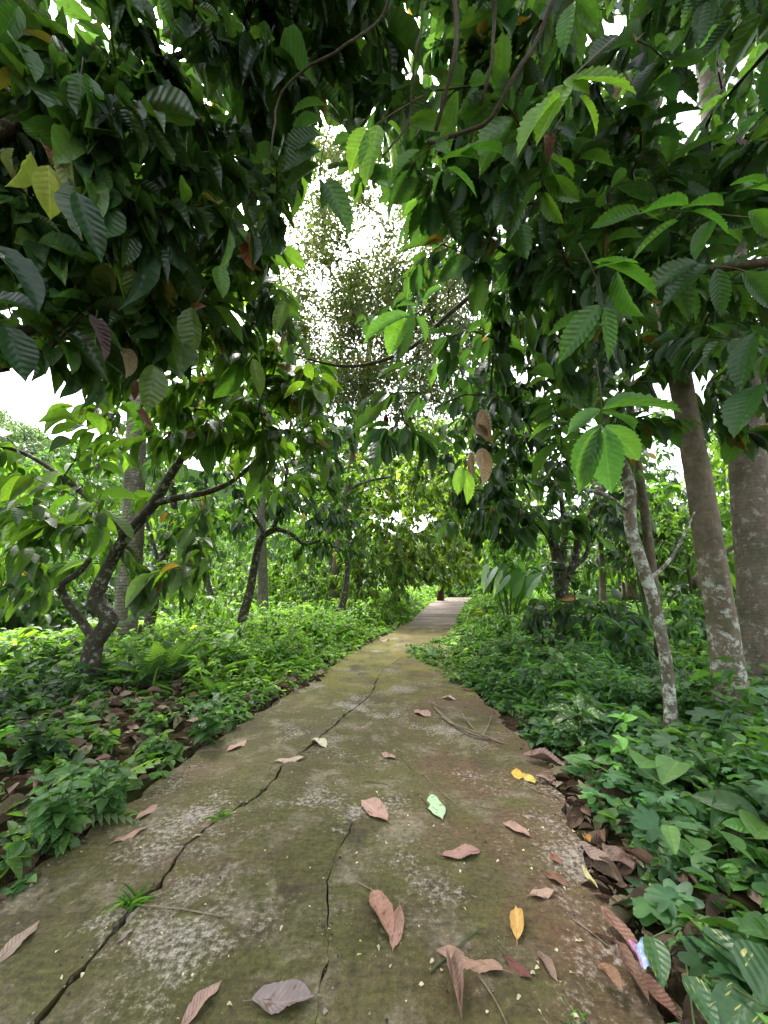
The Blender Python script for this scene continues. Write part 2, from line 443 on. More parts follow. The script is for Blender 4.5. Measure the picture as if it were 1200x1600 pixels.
# ------------------------------------------------------------------ trees
GAPS = [[(440, 345), (500, 290), (560, 200), (640, 330), (735, 430), (735, 540), (700, 650), (560, 640), (500, 580), (440, 470)],
        [(-60, 560), (130, 565), (150, 610), (70, 640), (-60, 640)], [(1050, 70), (1140, 55), (1150, 215), (1055, 215)]]
def region(n, u0, u1, v0, v1, D0, D1, gap=0.0, ell=False, avoid=None):
    out = []; tries = 0
    while len(out) < n:
        u, v = rng.uniform(u0, u1), rng.uniform(v0, v1)
        if ell:
            a = (u - (u0 + u1) / 2) / ((u1 - u0) / 2); b = (v - (v0 + v1) / 2) / ((v1 - v0) / 2)
            if a * a + b * b > 1: continue
        if avoid and inpoly(u, v, avoid): continue
        if any(inpoly(u, v, g) for g in GAPS) and rng.random() > gap: continue
        p = atD(u, v, rng.uniform(D0, D1))
        tries += 1
        hg = float(H(p[0], p[1]))
        if p[2] < hg + .35:
            if tries < 4 * n: continue
            p[2] = hg + rng.uniform(.15, .5)
        out.append(p)
    return np.array(out)

def grow(limbs, targets, step=0.22, sag=0.12, wig=0.05):
    """limbs: list of (pts, radii) polylines (first = trunk). returns nodes, parent, chains"""
    P = []; par = []; rad0 = []
    for pts, rr in limbs:
        for i in range(len(pts)):
            P.append(pts[i]); rad0.append(rr[i])
            par.append(len(P) - 2 if i > 0 else -1)
    nb = len(P)
    P = [np.asarray(p, float) for p in P]
    k0 = int(len(limbs[0][0]) * 0.45)
    allowed = np.zeros(nb, bool); allowed[k0:] = True
    arr = np.zeros((nb + len(targets) * 60 + 10, 3)); arr[:nb] = P
    ok = np.zeros(len(arr), bool); ok[:nb] = allowed
    dist0 = np.min(np.linalg.norm(targets[:, None] - arr[None, :nb][:, allowed], axis=2), 1)
    n = nb; par = par + [0] * (len(arr) - nb)
    chains = []
    for ti in np.argsort(dist0):
        T = targets[ti]
        d = np.linalg.norm(arr[:n] - T, axis=1) + np.where(ok[:n], 0, 1e6)
        j = int(np.argmin(d)); L = d[j]
        if L > 1e5: continue
        m = max(2, int(L / step)); A = arr[j].copy(); chain = [j]
        nz = rng.normal(0, wig, (m + 1, 3)).cumsum(0); nz -= np.linspace(0, 1, m + 1)[:, None] * nz[-1]
        lift = sag * L
        m = min(m, 55)
        for k in range(1, m + 1):
            t = k / m
            q = A + (T - A) * t + nz[min(k, len(nz) - 1)] * min(1, L) + np.array([0, 0, lift * math.sin(math.pi * t) * .6])
            arr[n] = q; par[n] = chain[-1]; ok[n] = True; chain.append(n); n += 1
            if n >= len(arr): break
        chains.append(chain)
        if n >= len(arr) - 60: break
    return arr[:n], np.array(par[:n]), chains, nb, np.array(rad0)

def branches_mesh(mb, arr, par, chains, nb, rad0, tip=0.0035, expo=2.4, sides=6, rmax=0.06):
    w = np.zeros(len(arr))
    for c in chains: w[c[-1]] += tip ** expo
    for i in range(len(arr) - 1, nb - 1, -1):
        if par[i] >= 0: w[par[i]] += w[i]
    r = np.clip(w ** (1 / expo), tip, rmax)
    for c in chains:
        rr = r[c].copy()
        rr[0] = min(rr[1], rad0[c[0]]) if c[0] < nb else rr[1]
        tube(mb, arr[c], rr, sides=sides, rough=0.04, cap=True)

def twig_leaves(mb, arr, chains, tmpls, per, L, wr, colf, span=0.9, droop=0.75, nb=0, lj=0.3, up_bias=1.0, scat=0.0):
    pos = []; dd = []; upv = []
    for c in chains:
        pts = arr[c]
        seg = np.linalg.norm(np.diff(pts, axis=0), axis=1); cum = np.concatenate([[0], np.cumsum(seg)])
        tot = cum[-1]; s0 = max(0, tot - span * rng.uniform(.6, 1.1))
        k = max(2, int(per * rng.uniform(.6, 1.4)))
        ss = np.linspace(s0 + (tot - s0) * .08, tot, k)
        ax_end = nrm(pts[-1] - pts[max(0, len(pts) - 3)])
        phase = rng.uniform(0, 6.28)
        for q, s in enumerate(ss):
            p = np.array([np.interp(s, cum, pts[:, a]) for a in range(3)])
            sd = nrm(np.cross(ax_end, [0, 0, 1]) + 1e-4)
            ang = phase + q * 2.6
            radial = sd * math.cos(ang) + np.cross(sd, ax_end) * math.sin(ang) * .6
            tend = q / max(1, k - 1)
            d = radial * (1 - .45 * tend) + ax_end * (.35 + .6 * tend) + np.array([0, 0, -droop * rng.uniform(.5, 1.5)])
            pos.append(p + nrm(radial) * .012 + (rng.normal(0, scat, 3) if scat else 0)); dd.append(d)
            u = np.array([0, 0, up_bias]) + radial * .35 + rng.normal(0, .28, 3)
            upv.append(u)
    n = len(pos)
    if n == 0: return 0
    ln = L * np.exp(rng.normal(0, lj, n)); 
    put(mb, tmpls, np.array(pos), np.array(dd), np.array(upv), ln, ln * wr * rng.uniform(.85, 1.15, n), colf(n))
    return n

def polyY(px, Y, r, dY=0.0):
    """pixel polyline at world depth Y -> [(xyz, r)]"""
    n = len(px); out = []
    for i, (u, v) in enumerate(px):
        t = i / max(1, n - 1)
        rr = r[0] + (r[1] - r[0]) * t
        out.append((atY(u, v, Y + dY * t), rr))
    return out

TREES = {}
def tree(name, label, cat, base, limbs, targets, bark, leafmat, tmpls, per, L, wr, colf, group=None, span=.9, droop=.75,
         sides=14, rough=.05, step=.22, rmax=.06, tip=.0035, sag=.12, flare=1.35, bsides=5, crown_name='crown', scat=0.0):
    """limbs: list of [(xyz, r)...] with the trunk first"""
    root = empty(name, base, label, cat, group)
    tm = MB(); polys = []
    for i, lb in enumerate(limbs):
        pts, rr = resample(lb, 0.09)
        if i == 0 and flare:
            hgt = pts[:, 2] - pts[0, 2]
            rr = rr * (1 + (flare - 1) * np.exp(-hgt / .18))
            pts = np.vstack([pts[0] - [0, 0, .15], pts]); rr = np.concatenate([[rr[0] * 1.05], rr])
        lobe = .34 * np.exp(-np.clip(pts[:, 2] - pts[0, 2] - .15, 0, None) / .14) + .05 if (i == 0 and flare > 1.12) else None
        tube(tm, pts, rr, sides=sides if i == 0 else max(6, sides - 4), rough=rough, lobe=lobe)
        k = max(1, int(0.15 / 0.09))
        polys.append((pts[::k], rr[::k]))
    tm.build('trunk', bark, root)
    if targets is not None and len(targets):
        arr, par, chains, nb, rad0 = grow(polys, targets, step=step, sag=sag)
        lm = MB(); lm.mats = [leafmat, M_TWIG]; lm.mi = 1
        branches_mesh(lm, arr, par, chains, nb, rad0, tip=tip, rmax=rmax, sides=bsides)
        lm.mi = 0; twig_leaves(lm, arr, chains, tmpls, per, L, wr, colf, span=span, droop=droop, nb=nb, scat=scat)
        lm.build(crown_name, None, root)
    return root

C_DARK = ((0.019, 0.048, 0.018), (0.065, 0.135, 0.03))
C_MID = ((0.032, 0.078, 0.017), (0.11, 0.19, 0.03))
C_LIGHT = ((0.05, 0.11, 0.02), (0.16, 0.24, 0.04))
C_YEL = ((0.06, 0.125, 0.024), (0.18, 0.235, 0.05))
def cf(pair, py=.12, jit=.28, dead=0.0, deadc=(.16, .10, .03)):
    return lambda n: leafcol(n, pair[0], pair[1], py, jit, dead, deadc)

def base_at(u, v, Y=None):
    p = G(u, v)
    return p


# ================================================================== SETTING
def build_ground():
    xs = np.unique(np.concatenate([np.linspace(-9, 9, 121), -np.geomspace(9, 260, 36), np.geomspace(9, 260, 36)]))
    ys = np.unique(np.concatenate([np.linspace(-6, 14, 101), np.linspace(14, 60, 70), np.geomspace(60, 400, 18), -np.geomspace(6, 200, 18)]))
    X, Y = np.meshgrid(xs, ys)
    Z = H(X, Y)
    on = (X > path_l(Y) - .02) & (X < path_r(Y) + .02)
    Z = np.where(on, base_h(Y) - .10, Z - .01)
    nx, ny = len(xs), len(ys)
    v = np.stack([X, Y, Z], -1).reshape(-1, 3)
    i = np.arange(ny - 1)[:, None] * nx + np.arange(nx - 1)[None]
    f = np.stack([i, i + 1, i + nx + 1, i + nx], -1).reshape(-1, 4)
    m, nt, out = new_mat('forest_soil'); L = nt.links
    tc = N(nt, 'ShaderNodeTexCoord')
    n1 = N(nt, 'ShaderNodeTexNoise', Scale=14.0, Detail=8.0, Roughness=.7); L.new(tc.outputs['Object'], n1.inputs['Vector'])
    n2 = N(nt, 'ShaderNodeTexNoise', Scale=1.1, Detail=5.0); L.new(tc.outputs['Object'], n2.inputs['Vector'])
    r1 = ramp(nt, [(.3, (.02, .014, .009)), (.55, (.055, .038, .024)), (.75, (.12, .08, .05))]); L.new(n1.outputs['Fac'], r1.inputs[0])
    r2 = ramp(nt, [(.42, (0, 0, 0)), (.58, (1, 1, 1))]); L.new(n2.outputs['Fac'], r2.inputs[0])
    c = mixc(nt, math_n(nt, 'MULTIPLY', r2.outputs[0], .55), r1.outputs[0], (.035, .05, .014))
    sp = N(nt, 'ShaderNodeVectorMath'); sp.operation = 'LENGTH'; L.new(tc.outputs['Object'], sp.inputs[0])
    gr = N(nt, 'ShaderNodeMapRange'); gr.inputs['From Min'].default_value = 16; gr.inputs['From Max'].default_value = 24; L.new(sp.outputs['Value'], gr.inputs['Value'])
    c = mixc(nt, gr.outputs[0], c, (.022, .042, .014))
    b = N(nt, 'ShaderNodeBump', Strength=.8, Distance=.03); L.new(n1.outputs['Fac'], b.inputs['Height'])
    p = N(nt, 'ShaderNodeBsdfPrincipled', Roughness=1.0); p.inputs['Specular IOR Level'].default_value = 0.0; L.new(c, p.inputs['Base Color']); L.new(b.outputs[0], p.inputs['Normal']); L.new(p.outputs[0], out.inputs[0])
    mb = MB(); mb.add(v, f)
    o = mb.build('ground', m); tag(o, kind='structure')
build_ground()

def path_material():
    m, nt, out = new_mat('mossy_concrete'); L = nt.links
    tc = N(nt, 'ShaderNodeTexCoord'); O = tc.outputs['Object']
    sx = N(nt, 'ShaderNodeSeparateXYZ'); L.new(O, sx.inputs[0])
    def noise(scale, det=5.0, rough=.6, sc=(1, 1, 1), dist=0.0):
        mp = N(nt, 'ShaderNodeMapping'); mp.inputs['Scale'].default_value = sc; L.new(O, mp.inputs['Vector'])
        n = N(nt, 'ShaderNodeTexNoise', Scale=scale, Detail=det, Roughness=rough, Distortion=dist); L.new(mp.outputs[0], n.inputs['Vector'])
        return n.outputs['Fac']
    big = noise(1.1, 4.0, .55); med = noise(3.4, 6.0, .65); fine = noise(38.0, 6.0, .7); grit = noise(150.0, 3.0, .7)
    streak = noise(4.0, 6.0, .7, (1.6, 6.0, 1.0), 1.2)
    r = ramp(nt, [(.34, (.050, .040, .021)), (.5, (.058, .056, .018)), (.66, (.092, .068, .040))]); L.new(big, r.inputs[0])
    col = r.outputs[0]
    def layer(col, n, lo, hi, c, amt, extra=None):
        k = ramp(nt, [(lo, (0, 0, 0)), (hi, (1, 1, 1))]); L.new(n, k.inputs[0])
        f = math_n(nt, 'MULTIPLY', k.outputs[0], amt)
        if extra is not None: f = math_n(nt, 'MULTIPLY', f, extra)
        return mixc(nt, f, col, c)
    def span(a, b_, axis):
        g = N(nt, 'ShaderNodeMapRange'); g.inputs['From Min'].default_value = a; g.inputs['From Max'].default_value = b_; L.new(sx.outputs[axis], g.inputs['Value'])
        return g.outputs[0]
    col = layer(col, noise(3.1, 7.0, .7, dist=.4), .50, .62, (.165, .145, .105), .7)          # dusty worn ground
    col = layer(col, noise(2.1, 8.0, .72, dist=.5), .47, .58, (.054, .056, .015), .62)           # olive moss
    col = layer(col, noise(6.5, 7.0, .72), .53, .62, (.070, .076, .018), .55)                    # greener moss specks
    col = layer(col, noise(2.7, 6.0, .66), .56, .70, (.020, .018, .012), .65)                    # damp dark stains
    col = layer(col, noise(1.6, 6.0, .65), .40, .56, (.15, .145, .02), .8, math_n(nt, 'MULTIPLY', span(4.6, 7.0, 1), math_n(nt, 'SUBTRACT', 1.0, span(13.0, 15.5, 1))))
    col = layer(col, noise(1.7, 7.0, .66), .42, .60, (.085, .045, .027), .75, span(.0, .7, 0))   # brown wash on the right half
    comb = math_n(nt, 'ADD', math_n(nt, 'MULTIPLY', noise(1.35, 3.0, .5), .50), math_n(nt, 'ADD', math_n(nt, 'MULTIPLY', med, .26), math_n(nt, 'MULTIPLY', fine, .36)))
    kp = ramp(nt, [(.600, (0, 0, 0)), (.67, (1, 1, 1))]); L.new(comb, kp.inputs[0])
    pale = ramp(nt, [(.3, (.12, .108, .085)), (.7, (.28, .262, .225))]); L.new(grit, pale.inputs[0])
    col = mixc(nt, math_n(nt, 'MULTIPLY', kp.outputs[0], .85), col, pale.outputs[0])
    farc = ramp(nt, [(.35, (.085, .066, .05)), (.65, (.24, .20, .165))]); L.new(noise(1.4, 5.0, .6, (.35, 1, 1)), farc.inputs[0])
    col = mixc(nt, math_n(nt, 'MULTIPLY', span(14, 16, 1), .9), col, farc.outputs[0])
    col = mixc(nt, 1.0, col, (1.40, 1.33, 1.34), 'MULTIPLY')
    # broom streaks and grit
    sr = ramp(nt, [(.3, (.62, .62, .62)), (.65, (1.2, 1.2, 1.2))]); L.new(streak, sr.inputs[0])
    col = mixc(nt, .8, col, sr.outputs[0], 'MULTIPLY')
    fr = ramp(nt, [(.3, (.42, .42, .42)), (.7, (1.6, 1.6, 1.6))]); L.new(fine, fr.inputs[0])
    col = mixc(nt, .8, col, fr.outputs[0], 'MULTIPLY')
    gr = ramp(nt, [(.3, (.7, .7, .7)), (.7, (1.25, 1.25, 1.25))]); L.new(grit, gr.inputs[0])
    col = mixc(nt, .8, col, gr.outputs[0], 'MULTIPLY')
    vo = N(nt, 'ShaderNodeTexVoronoi', Scale=62.0); L.new(O, vo.inputs['Vector'])
    kv = ramp(nt, [(.10, (1, 1, 1)), (.17, (0, 0, 0))]); L.new(vo.outputs['Distance'], kv.inputs[0])
    kk = ramp(nt, [(.56, (0, 0, 0)), (.66, (1, 1, 1))]); L.new(noise(7.0, 4.0, .6), kk.inputs[0])
    col = mixc(nt, math_n(nt, 'MULTIPLY', math_n(nt, 'MULTIPLY', kv.outputs[0], kk.outputs[0]), .85), col, (.48, .44, .36))
    h = math_n(nt, 'ADD', math_n(nt, 'ADD', math_n(nt, 'MULTIPLY', streak, .6), math_n(nt, 'MULTIPLY', fine, 1.0)), math_n(nt, 'ADD', math_n(nt, 'MULTIPLY', grit, .25), math_n(nt, 'MULTIPLY', kp.outputs[0], -.25)))
    b = N(nt, 'ShaderNodeBump', Strength=.75, Distance=.012); L.new(h, b.inputs['Height'])
    p = N(nt, 'ShaderNodeBsdfPrincipled', Roughness=.8); p.inputs['Specular IOR Level'].default_value = .3
    L.new(col, p.inputs['Base Color']); L.new(b.outputs[0], p.inputs['Normal']); L.new(p.outputs[0], out.inputs[0])
    return m
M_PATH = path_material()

CRACKS = [
    ([(20, 1640), (45, 1605), (110, 1540), (150, 1490), (165, 1465), (195, 1430), (240, 1385), (270, 1350), (290, 1320), (335, 1285), (355, 1272), (405, 1245), (430, 1215), (440, 1200), (480, 1170), (510, 1145), (540, 1115), (580, 1085), (590, 1060)], .0092, .0068),
    ([(498, 1640), (500, 1560), (516, 1500), (508, 1440), (515, 1370), (525, 1330), (555, 1285)], .0034, .0024),
    ([(165, 1468), (178, 1462), (200, 1432)], .004, .002),
    ([(480, 1170), (455, 1176), (420, 1172)], .003, .002),
    ([(590, 1060), (600, 1045), (640, 1020)], .004, .003),
    ([(625, 1180), (650, 1210), (690, 1225)], .002, .0015),
]
def build_path():
    ys = np.concatenate([np.arange(-3, 8, .08), np.arange(8, 20, .4), np.arange(20, 43.1, .8)])
    e = lambda n, a: np.interp(np.arange(n), np.arange(0, n + 6, 2), rng.normal(0, a, len(np.arange(0, n + 6, 2))))
    lx = path_l(ys) + e(len(ys), .03) + rng.normal(0, .014, len(ys)); rx = path_r(ys) + e(len(ys), .03) + rng.normal(0, .014, len(ys))
    outline = [(x, y) for x, y in zip(lx, ys)] + [(x, y) for x, y in zip(rx[::-1], ys[::-1])]
    outline = outline[::-1]
    verts = [Vector(p) for p in outline]; faces = [list(range(len(outline)))]
    crack_polys = []
    for px, w0, w1 in CRACKS:
        P = np.array([G(u, v)[:2] for u, v in px]); 
        fine = [P[0]]
        for a, b_ in zip(P[:-1], P[1:]):
            n = max(2, int(np.linalg.norm(b_ - a) / .035))
            for k in range(1, n + 1): fine.append(a + (b_ - a) * k / n)
        fine = np.array(fine); n = len(fine)
        d = np.gradient(fine, axis=0); d /= np.maximum(np.linalg.norm(d, axis=1, keepdims=True), 1e-6)
        nr = np.stack([-d[:, 1], d[:, 0]], 1)
        jit = np.cumsum(rng.normal(0, .006, n)); kw = min(15, n); jit -= np.convolve(jit, np.ones(kw) / kw, 'same')[:n]
        fine = fine + nr * (jit + rng.normal(0, .0035, n))[:, None]
        w = np.linspace(w0, w1, n) * np.clip(1 + np.interp(np.arange(n), np.arange(0, n + 3, 3), rng.normal(0, .55, len(np.arange(0, n + 3, 3)))) + 2.2 * (rng.random(n) < .07), .3, 3.2)
        w[0] = w[-1] = .0008
        poly = np.vstack([fine + nr * w[:, None], (fine - nr * w[:, None])[::-1]])
        s0 = len(verts); verts += [Vector(p) for p in poly]; faces.append(list(range(s0, s0 + len(poly)))); crack_polys.append(poly)
    # inner points so the slab can be uneven
    pts = []
    for y in np.arange(-2.9, 8, .11):
        for x in np.arange(path_l(y) + .06, path_r(y) - .06, .11): pts.append((x + rng.normal(0, .02), y + rng.normal(0, .02)))
    for y in np.arange(8.1, 42.8, .5):
        for x in np.arange(path_l(y) + .2, path_r(y) - .2, .45): pts.append((x, y))
    verts += [Vector(p) for p in pts]
    rv, re, rf, ov, oe, of = delaunay_2d_cdt(verts, [], faces, 1, 1e-5)
    xy = np.array([(p[0], p[1]) for p in rv])
    keep = []
    boxes = [(q.min(0) - .001, q.max(0) + .001, [tuple(c) for c in q]) for q in crack_polys]
    for f in rf:
        c = xy[list(f)].mean(0)
        if any((c >= lo).all() and (c <= hi).all() and inpoly(c[0], c[1], q) for lo, hi, q in boxes): continue
        keep.append(list(f))
    def hz(xy): return base_h(xy[:, 1]) + .006 * np.sin(xy[:, 0] * 2.3 + xy[:, 1] * 1.1) + .004 * np.sin(xy[:, 0] * 5.1 - xy[:, 1] * 3.7)
    z = hz(xy)
    # edge count -> skirts along every open border (rim and crack walls)
    from collections import Counter
    cnt = Counter()
    for f in keep:
        for a, b_ in zip(f, f[1:] + f[:1]): cnt[(min(a, b_), max(a, b_))] += 1
    v = np.column_stack([xy, z]); nv = len(v)
    low = v.copy(); low[:, 2] -= .09
    f3 = [f for f in keep if len(f) == 3]; f4 = []
    for f in keep:
        for a, b_ in zip(f, f[1:] + f[:1]):
            if cnt[(min(a, b_), max(a, b_))] == 1: f4.append((b_, a, a + nv, b_ + nv))
    mb = MB(); mb.add(np.vstack([v, low]), f4, f3)
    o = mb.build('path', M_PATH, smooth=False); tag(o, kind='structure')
    # smooth only the top
build_path()
def path_z(x, y): return float(base_h(y) + .006 * math.sin(x * 2.3 + y * 1.1) + .004 * math.sin(x * 5.1 - y * 3.7))

# ================================================================== TREES ON THE LEFT
def pY(px, Y, r0, r1, dY=0.0): return polyY(px, Y, (r0, r1), dY)
def gbase(p): return (p[0], p[1], float(H(p[0], p[1])))

# crooked cacao in the left verge
Y = 4.95
L1trunk = pY([(138, 1092), (142, 1040), (148, 1005), (172, 968), (150, 938), (165, 895), (195, 840), (240, 787), (268, 740), (300, 690), (330, 620)], Y, .098, .05)
for i, r in enumerate([.115, .105, .10, .10, .092, .083, .076, .072, .055, .045, .035]): L1trunk[i] = (L1trunk[i][0], r)
L1a = pY([(148, 1000), (128, 972), (100, 930), (98, 912), (125, 893), (150, 860)], Y, .055, .03, -.15)
L1b = pY([(240, 787), (275, 778), (330, 767), (372, 745), (420, 700)], Y, .05, .025, -.35)
L1c = pY([(195, 840), (150, 790), (90, 740), (30, 705), (-40, 690)], Y, .045, .02, -.5)
AV1 = [(95, 1120), (105, 1000), (70, 950), (80, 880), (140, 850), (180, 740), (185, 575), (248, 575), (262, 690), (380, 700), (380, 800), (270, 830), (215, 910), (215, 1120)]
tg = np.concatenate([region(62, -60, 330, 625, 940, 3.6, 5.2, avoid=AV1), region(34, -60, 330, 640, 960, 5.3, 6.4), region(85, 100, 500, 420, 690, 3.3, 5.4, avoid=AV1), region(46, 230, 520, 540, 780, 3.8, 5.6, avoid=AV1)])
tree('cacao_tree', 'crooked lichen spotted cacao tree forking low in front of the ringed palm trunk', 'tree', L1trunk[0][0],
     [L1trunk, L1a, L1b, L1c], tg, M_CACAO_BARK, M_LEAF, T_MID, 11, .22, .37, cf(C_MID, .25, dead=.02), group='cacao trees along the path', rough=.09)

# ringed palm behind it
def palm_crown(root, top, n, L, colf, el0=-.6, el1=1.2, ll=.55):
    for k in range(n):
        az = k * 2.399 + rng.uniform(-.2, .2); el = el1 + (el0 - el1) * (k / max(1, n - 1)) + rng.uniform(-.1, .1)
        frond(root, top, az, el, L * rng.uniform(.85, 1.1), ll, colf)
def frond(root, top, az, el, L, ll, colf, droop=.9, nleaf=46, name='frond', hang=.5, mat=None):
    t = np.linspace(0, 1, 16)
    hd = np.array([math.cos(az), math.sin(az), 0])
    e = el - droop * t * 1.3
    st = L / 15
    pts = [np.array(top, float)]
    for i in range(15): pts.append(pts[-1] + st * (hd * math.cos(e[i]) + np.array([0, 0, math.sin(e[i])])))
    pts = np.array(pts)
    mb = MB(); tube(mb, pts, np.linspace(.035, .006, 16), 5, col=(.10, .11, .04))
    s = np.linspace(.16, .99, nleaf); pos = np.stack([np.interp(s, t, pts[:, a]) for a in range(3)], 1)
    tan = nrm(np.stack([np.interp(s, t, np.gradient(pts[:, a])) for a in range(3)], 1))
    side = nrm(np.cross(tan, [0, 0, 1]))
    P = []; D = []; U = []; LL = []
    for sg in (-1, 1):
        d = side * sg * .85 + tan * .55 + np.array([0, 0, -hang]) + rng.normal(0, .08, (nleaf, 3))
        P.append(pos); D.append(d); U.append(np.cross(d, tan) * sg + rng.normal(0, .1, (nleaf, 3))); LL.append(ll * np.sin(math.pi * (.12 + .82 * s)) ** .7)
    P = np.concatenate(P); LL = np.concatenate(LL)
    put(mb, T_LANCE, P, np.concatenate(D), np.concatenate(U), LL, LL * .075 + .008, colf(len(P)))
    mb.build(name, mat or M_LEAF_FAR, root)

def palm(label, px, Y, r0, r1, top_extra, crown=True, n=9, L=3.2, group='palms standing among the trees', colf=cf(C_MID), bark=None):
    tr = pY(px, Y, r0, r1)
    base = tr[0][0]
    dirv = nrm(tr[-1][0] - tr[-2][0])
    if top_extra: tr.append((tr[-1][0] + dirv * top_extra, r1 * .85))
    root = empty('palm_tree', gbase(base), label, 'palm', group)
    pts, rr = resample(tr, .12)
    hh = pts[:, 2] - pts[0, 2]; rr = rr * (1 + .35 * np.exp(-hh / .35))
    pts = np.vstack([pts[0] - [0, 0, .4], pts]); rr = np.concatenate([[rr[0] * 1.1], rr])
    m = MB(); tube(m, pts, rr, 20, rough=.02); m.build('trunk', bark or M_PALM_BARK, root)
    if crown: palm_crown(root, pts[-1], n, L, colf)
    return root, pts[-1]
palm('grey ringed palm trunk rising behind the crooked cacao tree', [(185, 1040), (197, 960), (206, 860), (211, 740), (216, 600), (222, 520)], 7.4, .215, .175, 3.0)
palm('slim pale palm trunk beyond the leaning cacao tree on the left', [(411, 985), (411, 930), (409, 860), (408, 780)], 13.5, .19, .17, 2.5, L=2.8, n=8)
palm('pale leaning palm trunk by the dry stalks beyond the left verge', [(530, 950), (524, 915), (518, 870), (512, 800)], 19, .2, .16, 2.0, n=8, L=2.6)

def cacao(label, trunk, limbs, tg, leafpair, per=10, L=.22, tm=T_MID, name='cacao_tree', bark=None, dead=.02, group='cacao trees along the path', wr=.40, lm=None, py=.15, **k):
    return tree(name, label, 'tree', gbase(trunk[0][0]), [trunk] + limbs, tg, bark or M_CACAO_BARK, lm or M_LEAF_FAR, tm, per, L, wr, cf(leafpair, py, dead=dead), group=group, **k)
t = pY([(226, 1012), (236, 960), (250, 890), (266, 838), (272, 790), (262, 720)], 8.6, .12, .07)
cacao('dark cacao tree leaning right just behind the ringed palm', t, [pY([(250, 890), (240, 850), (225, 800)], 8.6, .05, .03)],
      region(85, 150, 350, 610, 850, 7.0, 9.6), C_MID)
t = pY([(372, 1020), (378, 970), (390, 925), (398, 880), (408, 842), (430, 826)], 8.9, .115, .075)
cacao('leaning cacao tree with a bent top at the edge of the left verge', t,
      [pY([(430, 826), (455, 834), (475, 850), (500, 845)], 8.9, .06, .03), pY([(425, 828), (440, 790), (450, 720), (455, 650)], 8.9, .06, .03, .3), pY([(415, 835), (385, 790), (350, 740)], 8.9, .05, .03)],
      np.concatenate([region(190, 300, 560, 520, 830, 7.4, 10.2, gap=.15), region(18, 460, 560, 780, 880, 8.0, 9.5)]), C_DARK, py=.2)
t = pY([(338, 975), (332, 940), (324, 905), (322, 870), (330, 830), (345, 790)], 12.5, .10, .05)
cacao('thin cacao tree with hanging leaves beside the pale palm trunk', t, [], np.concatenate([region(16, 310, 345, 850, 905, 11.8, 12.8), region(40, 280, 400, 770, 850, 11.5, 14)]), C_MID)
t = pY([(533, 955), (540, 920), (544, 870), (543, 830), (540, 790), (550, 765), (575, 752), (612, 745)], 13.5, .12, .045)
cacao('slender cacao tree with an arching limb reaching over the far path', t, [pY([(543, 830), (520, 820), (490, 815)], 13.5, .05, .03), pY([(541, 800), (530, 740), (520, 680)], 13.5, .06, .03)],
      np.concatenate([region(90, 450, 590, 640, 830, 11.5, 15, gap=.2), region(22, 470, 560, 810, 870, 12.5, 14)]), C_MID, py=.2)
t = pY([(282, 1010), (282, 960), (280, 900), (277, 850)], 8.3, .022, .012)
cacao('thin straight sapling stem with few leaves between two cacao trees', t, [], region(14, 240, 330, 840, 930, 8, 8.8), C_LIGHT, per=7, L=.15, name='sapling', bark=M_TWIG, group=None, flare=1.1, sides=7)

# centre: pale young cacao row closing the view
t = pY([(617, 935), (619, 910), (628, 880), (640, 840)], 19, .16, .07)
cacao('yellow green cacao tree left of the far end of the path', t, [pY([(628, 880), (600, 850), (570, 830)], 19, .06, .03)],
      np.concatenate([region(430, 550, 750, 705, 905, 15.0, 19.5, gap=.5), region(60, 600, 700, 850, 915, 17, 19.5)]), C_YEL, per=13, L=.27, py=.3)
t = pY([(730, 905), (731, 885), (728, 850), (722, 810)], 26, .2, .09)
cacao('yellowish cacao tree standing right behind the end of the path', t, [], region(150, 665, 770, 790, 895, 23, 27), C_YEL, per=12, L=.30, py=.35)
t = pY([(560, 945), (560, 915), (558, 880), (555, 840)], 16.5, .08, .05)
cacao('light green young cacao bush above the left verge by the dry stalks', t, [], region(110, 500, 640, 850, 935, 14.8, 17.5), C_LIGHT, per=11, L=.2, py=.3)
t = pY([(700, 880), (705, 800), (712, 740), (720, 700)], 30, .25, .12)
cacao('tall pale green tree rising behind the cacao trees at the end', t, [], np.concatenate([region(520, 630, 850, 650, 800, 24, 32, gap=1), region(60, 660, 760, 800, 890, 26, 31, gap=1)]), C_LIGHT, per=14, L=.42, name='broadleaf_tree', py=.3, group=None)
t = pY([(560, 930), (566, 860), (575, 790), (585, 730), (592, 690)], 27, .25, .12)
cacao('tall mid green tree standing left of the pale tree at the end', t, [], np.concatenate([region(460, 480, 710, 665, 800, 22, 29, gap=1), region(90, 480, 620, 780, 890, 23, 29, gap=1)]), C_MID, per=14, L=.40, name='broadleaf_tree', py=.3, group=None)
# tall fine leaved tree over the path
t = pY([(520, 940), (530, 860), (545, 760), (560, 650), (575, 560), (590, 470)], 17, .26, .12)
cacao('tall fine leaved tree whose thin crown shows against the white sky over the path', t,
      [pY([(560, 650), (500, 585), (440, 540)], 17, .1, .03), pY([(568, 600), (650, 560), (720, 520)], 17, .1, .03, -2), pY([(585, 500), (660, 420), (740, 330)], 17, .09, .03, -2), pY([(580, 520), (520, 430), (470, 330)], 17, .09, .03, -1)],
      np.concatenate([region(900, 420, 780, 190, 660, 10.5, 17, gap=1), region(260, 520, 720, 420, 640, 11.5, 16, gap=1), region(60, 420, 560, 470, 600, 12.5, 16, gap=1)]), ((.050, .072, .032), (.11, .13, .05)), per=62, L=.125, tm=T_TINY, wr=.42, scat=.24, name='fine_leaved_tree', bark=M_BROWN_BARK, group=None, droop=.3, span=2.0, tip=.006)

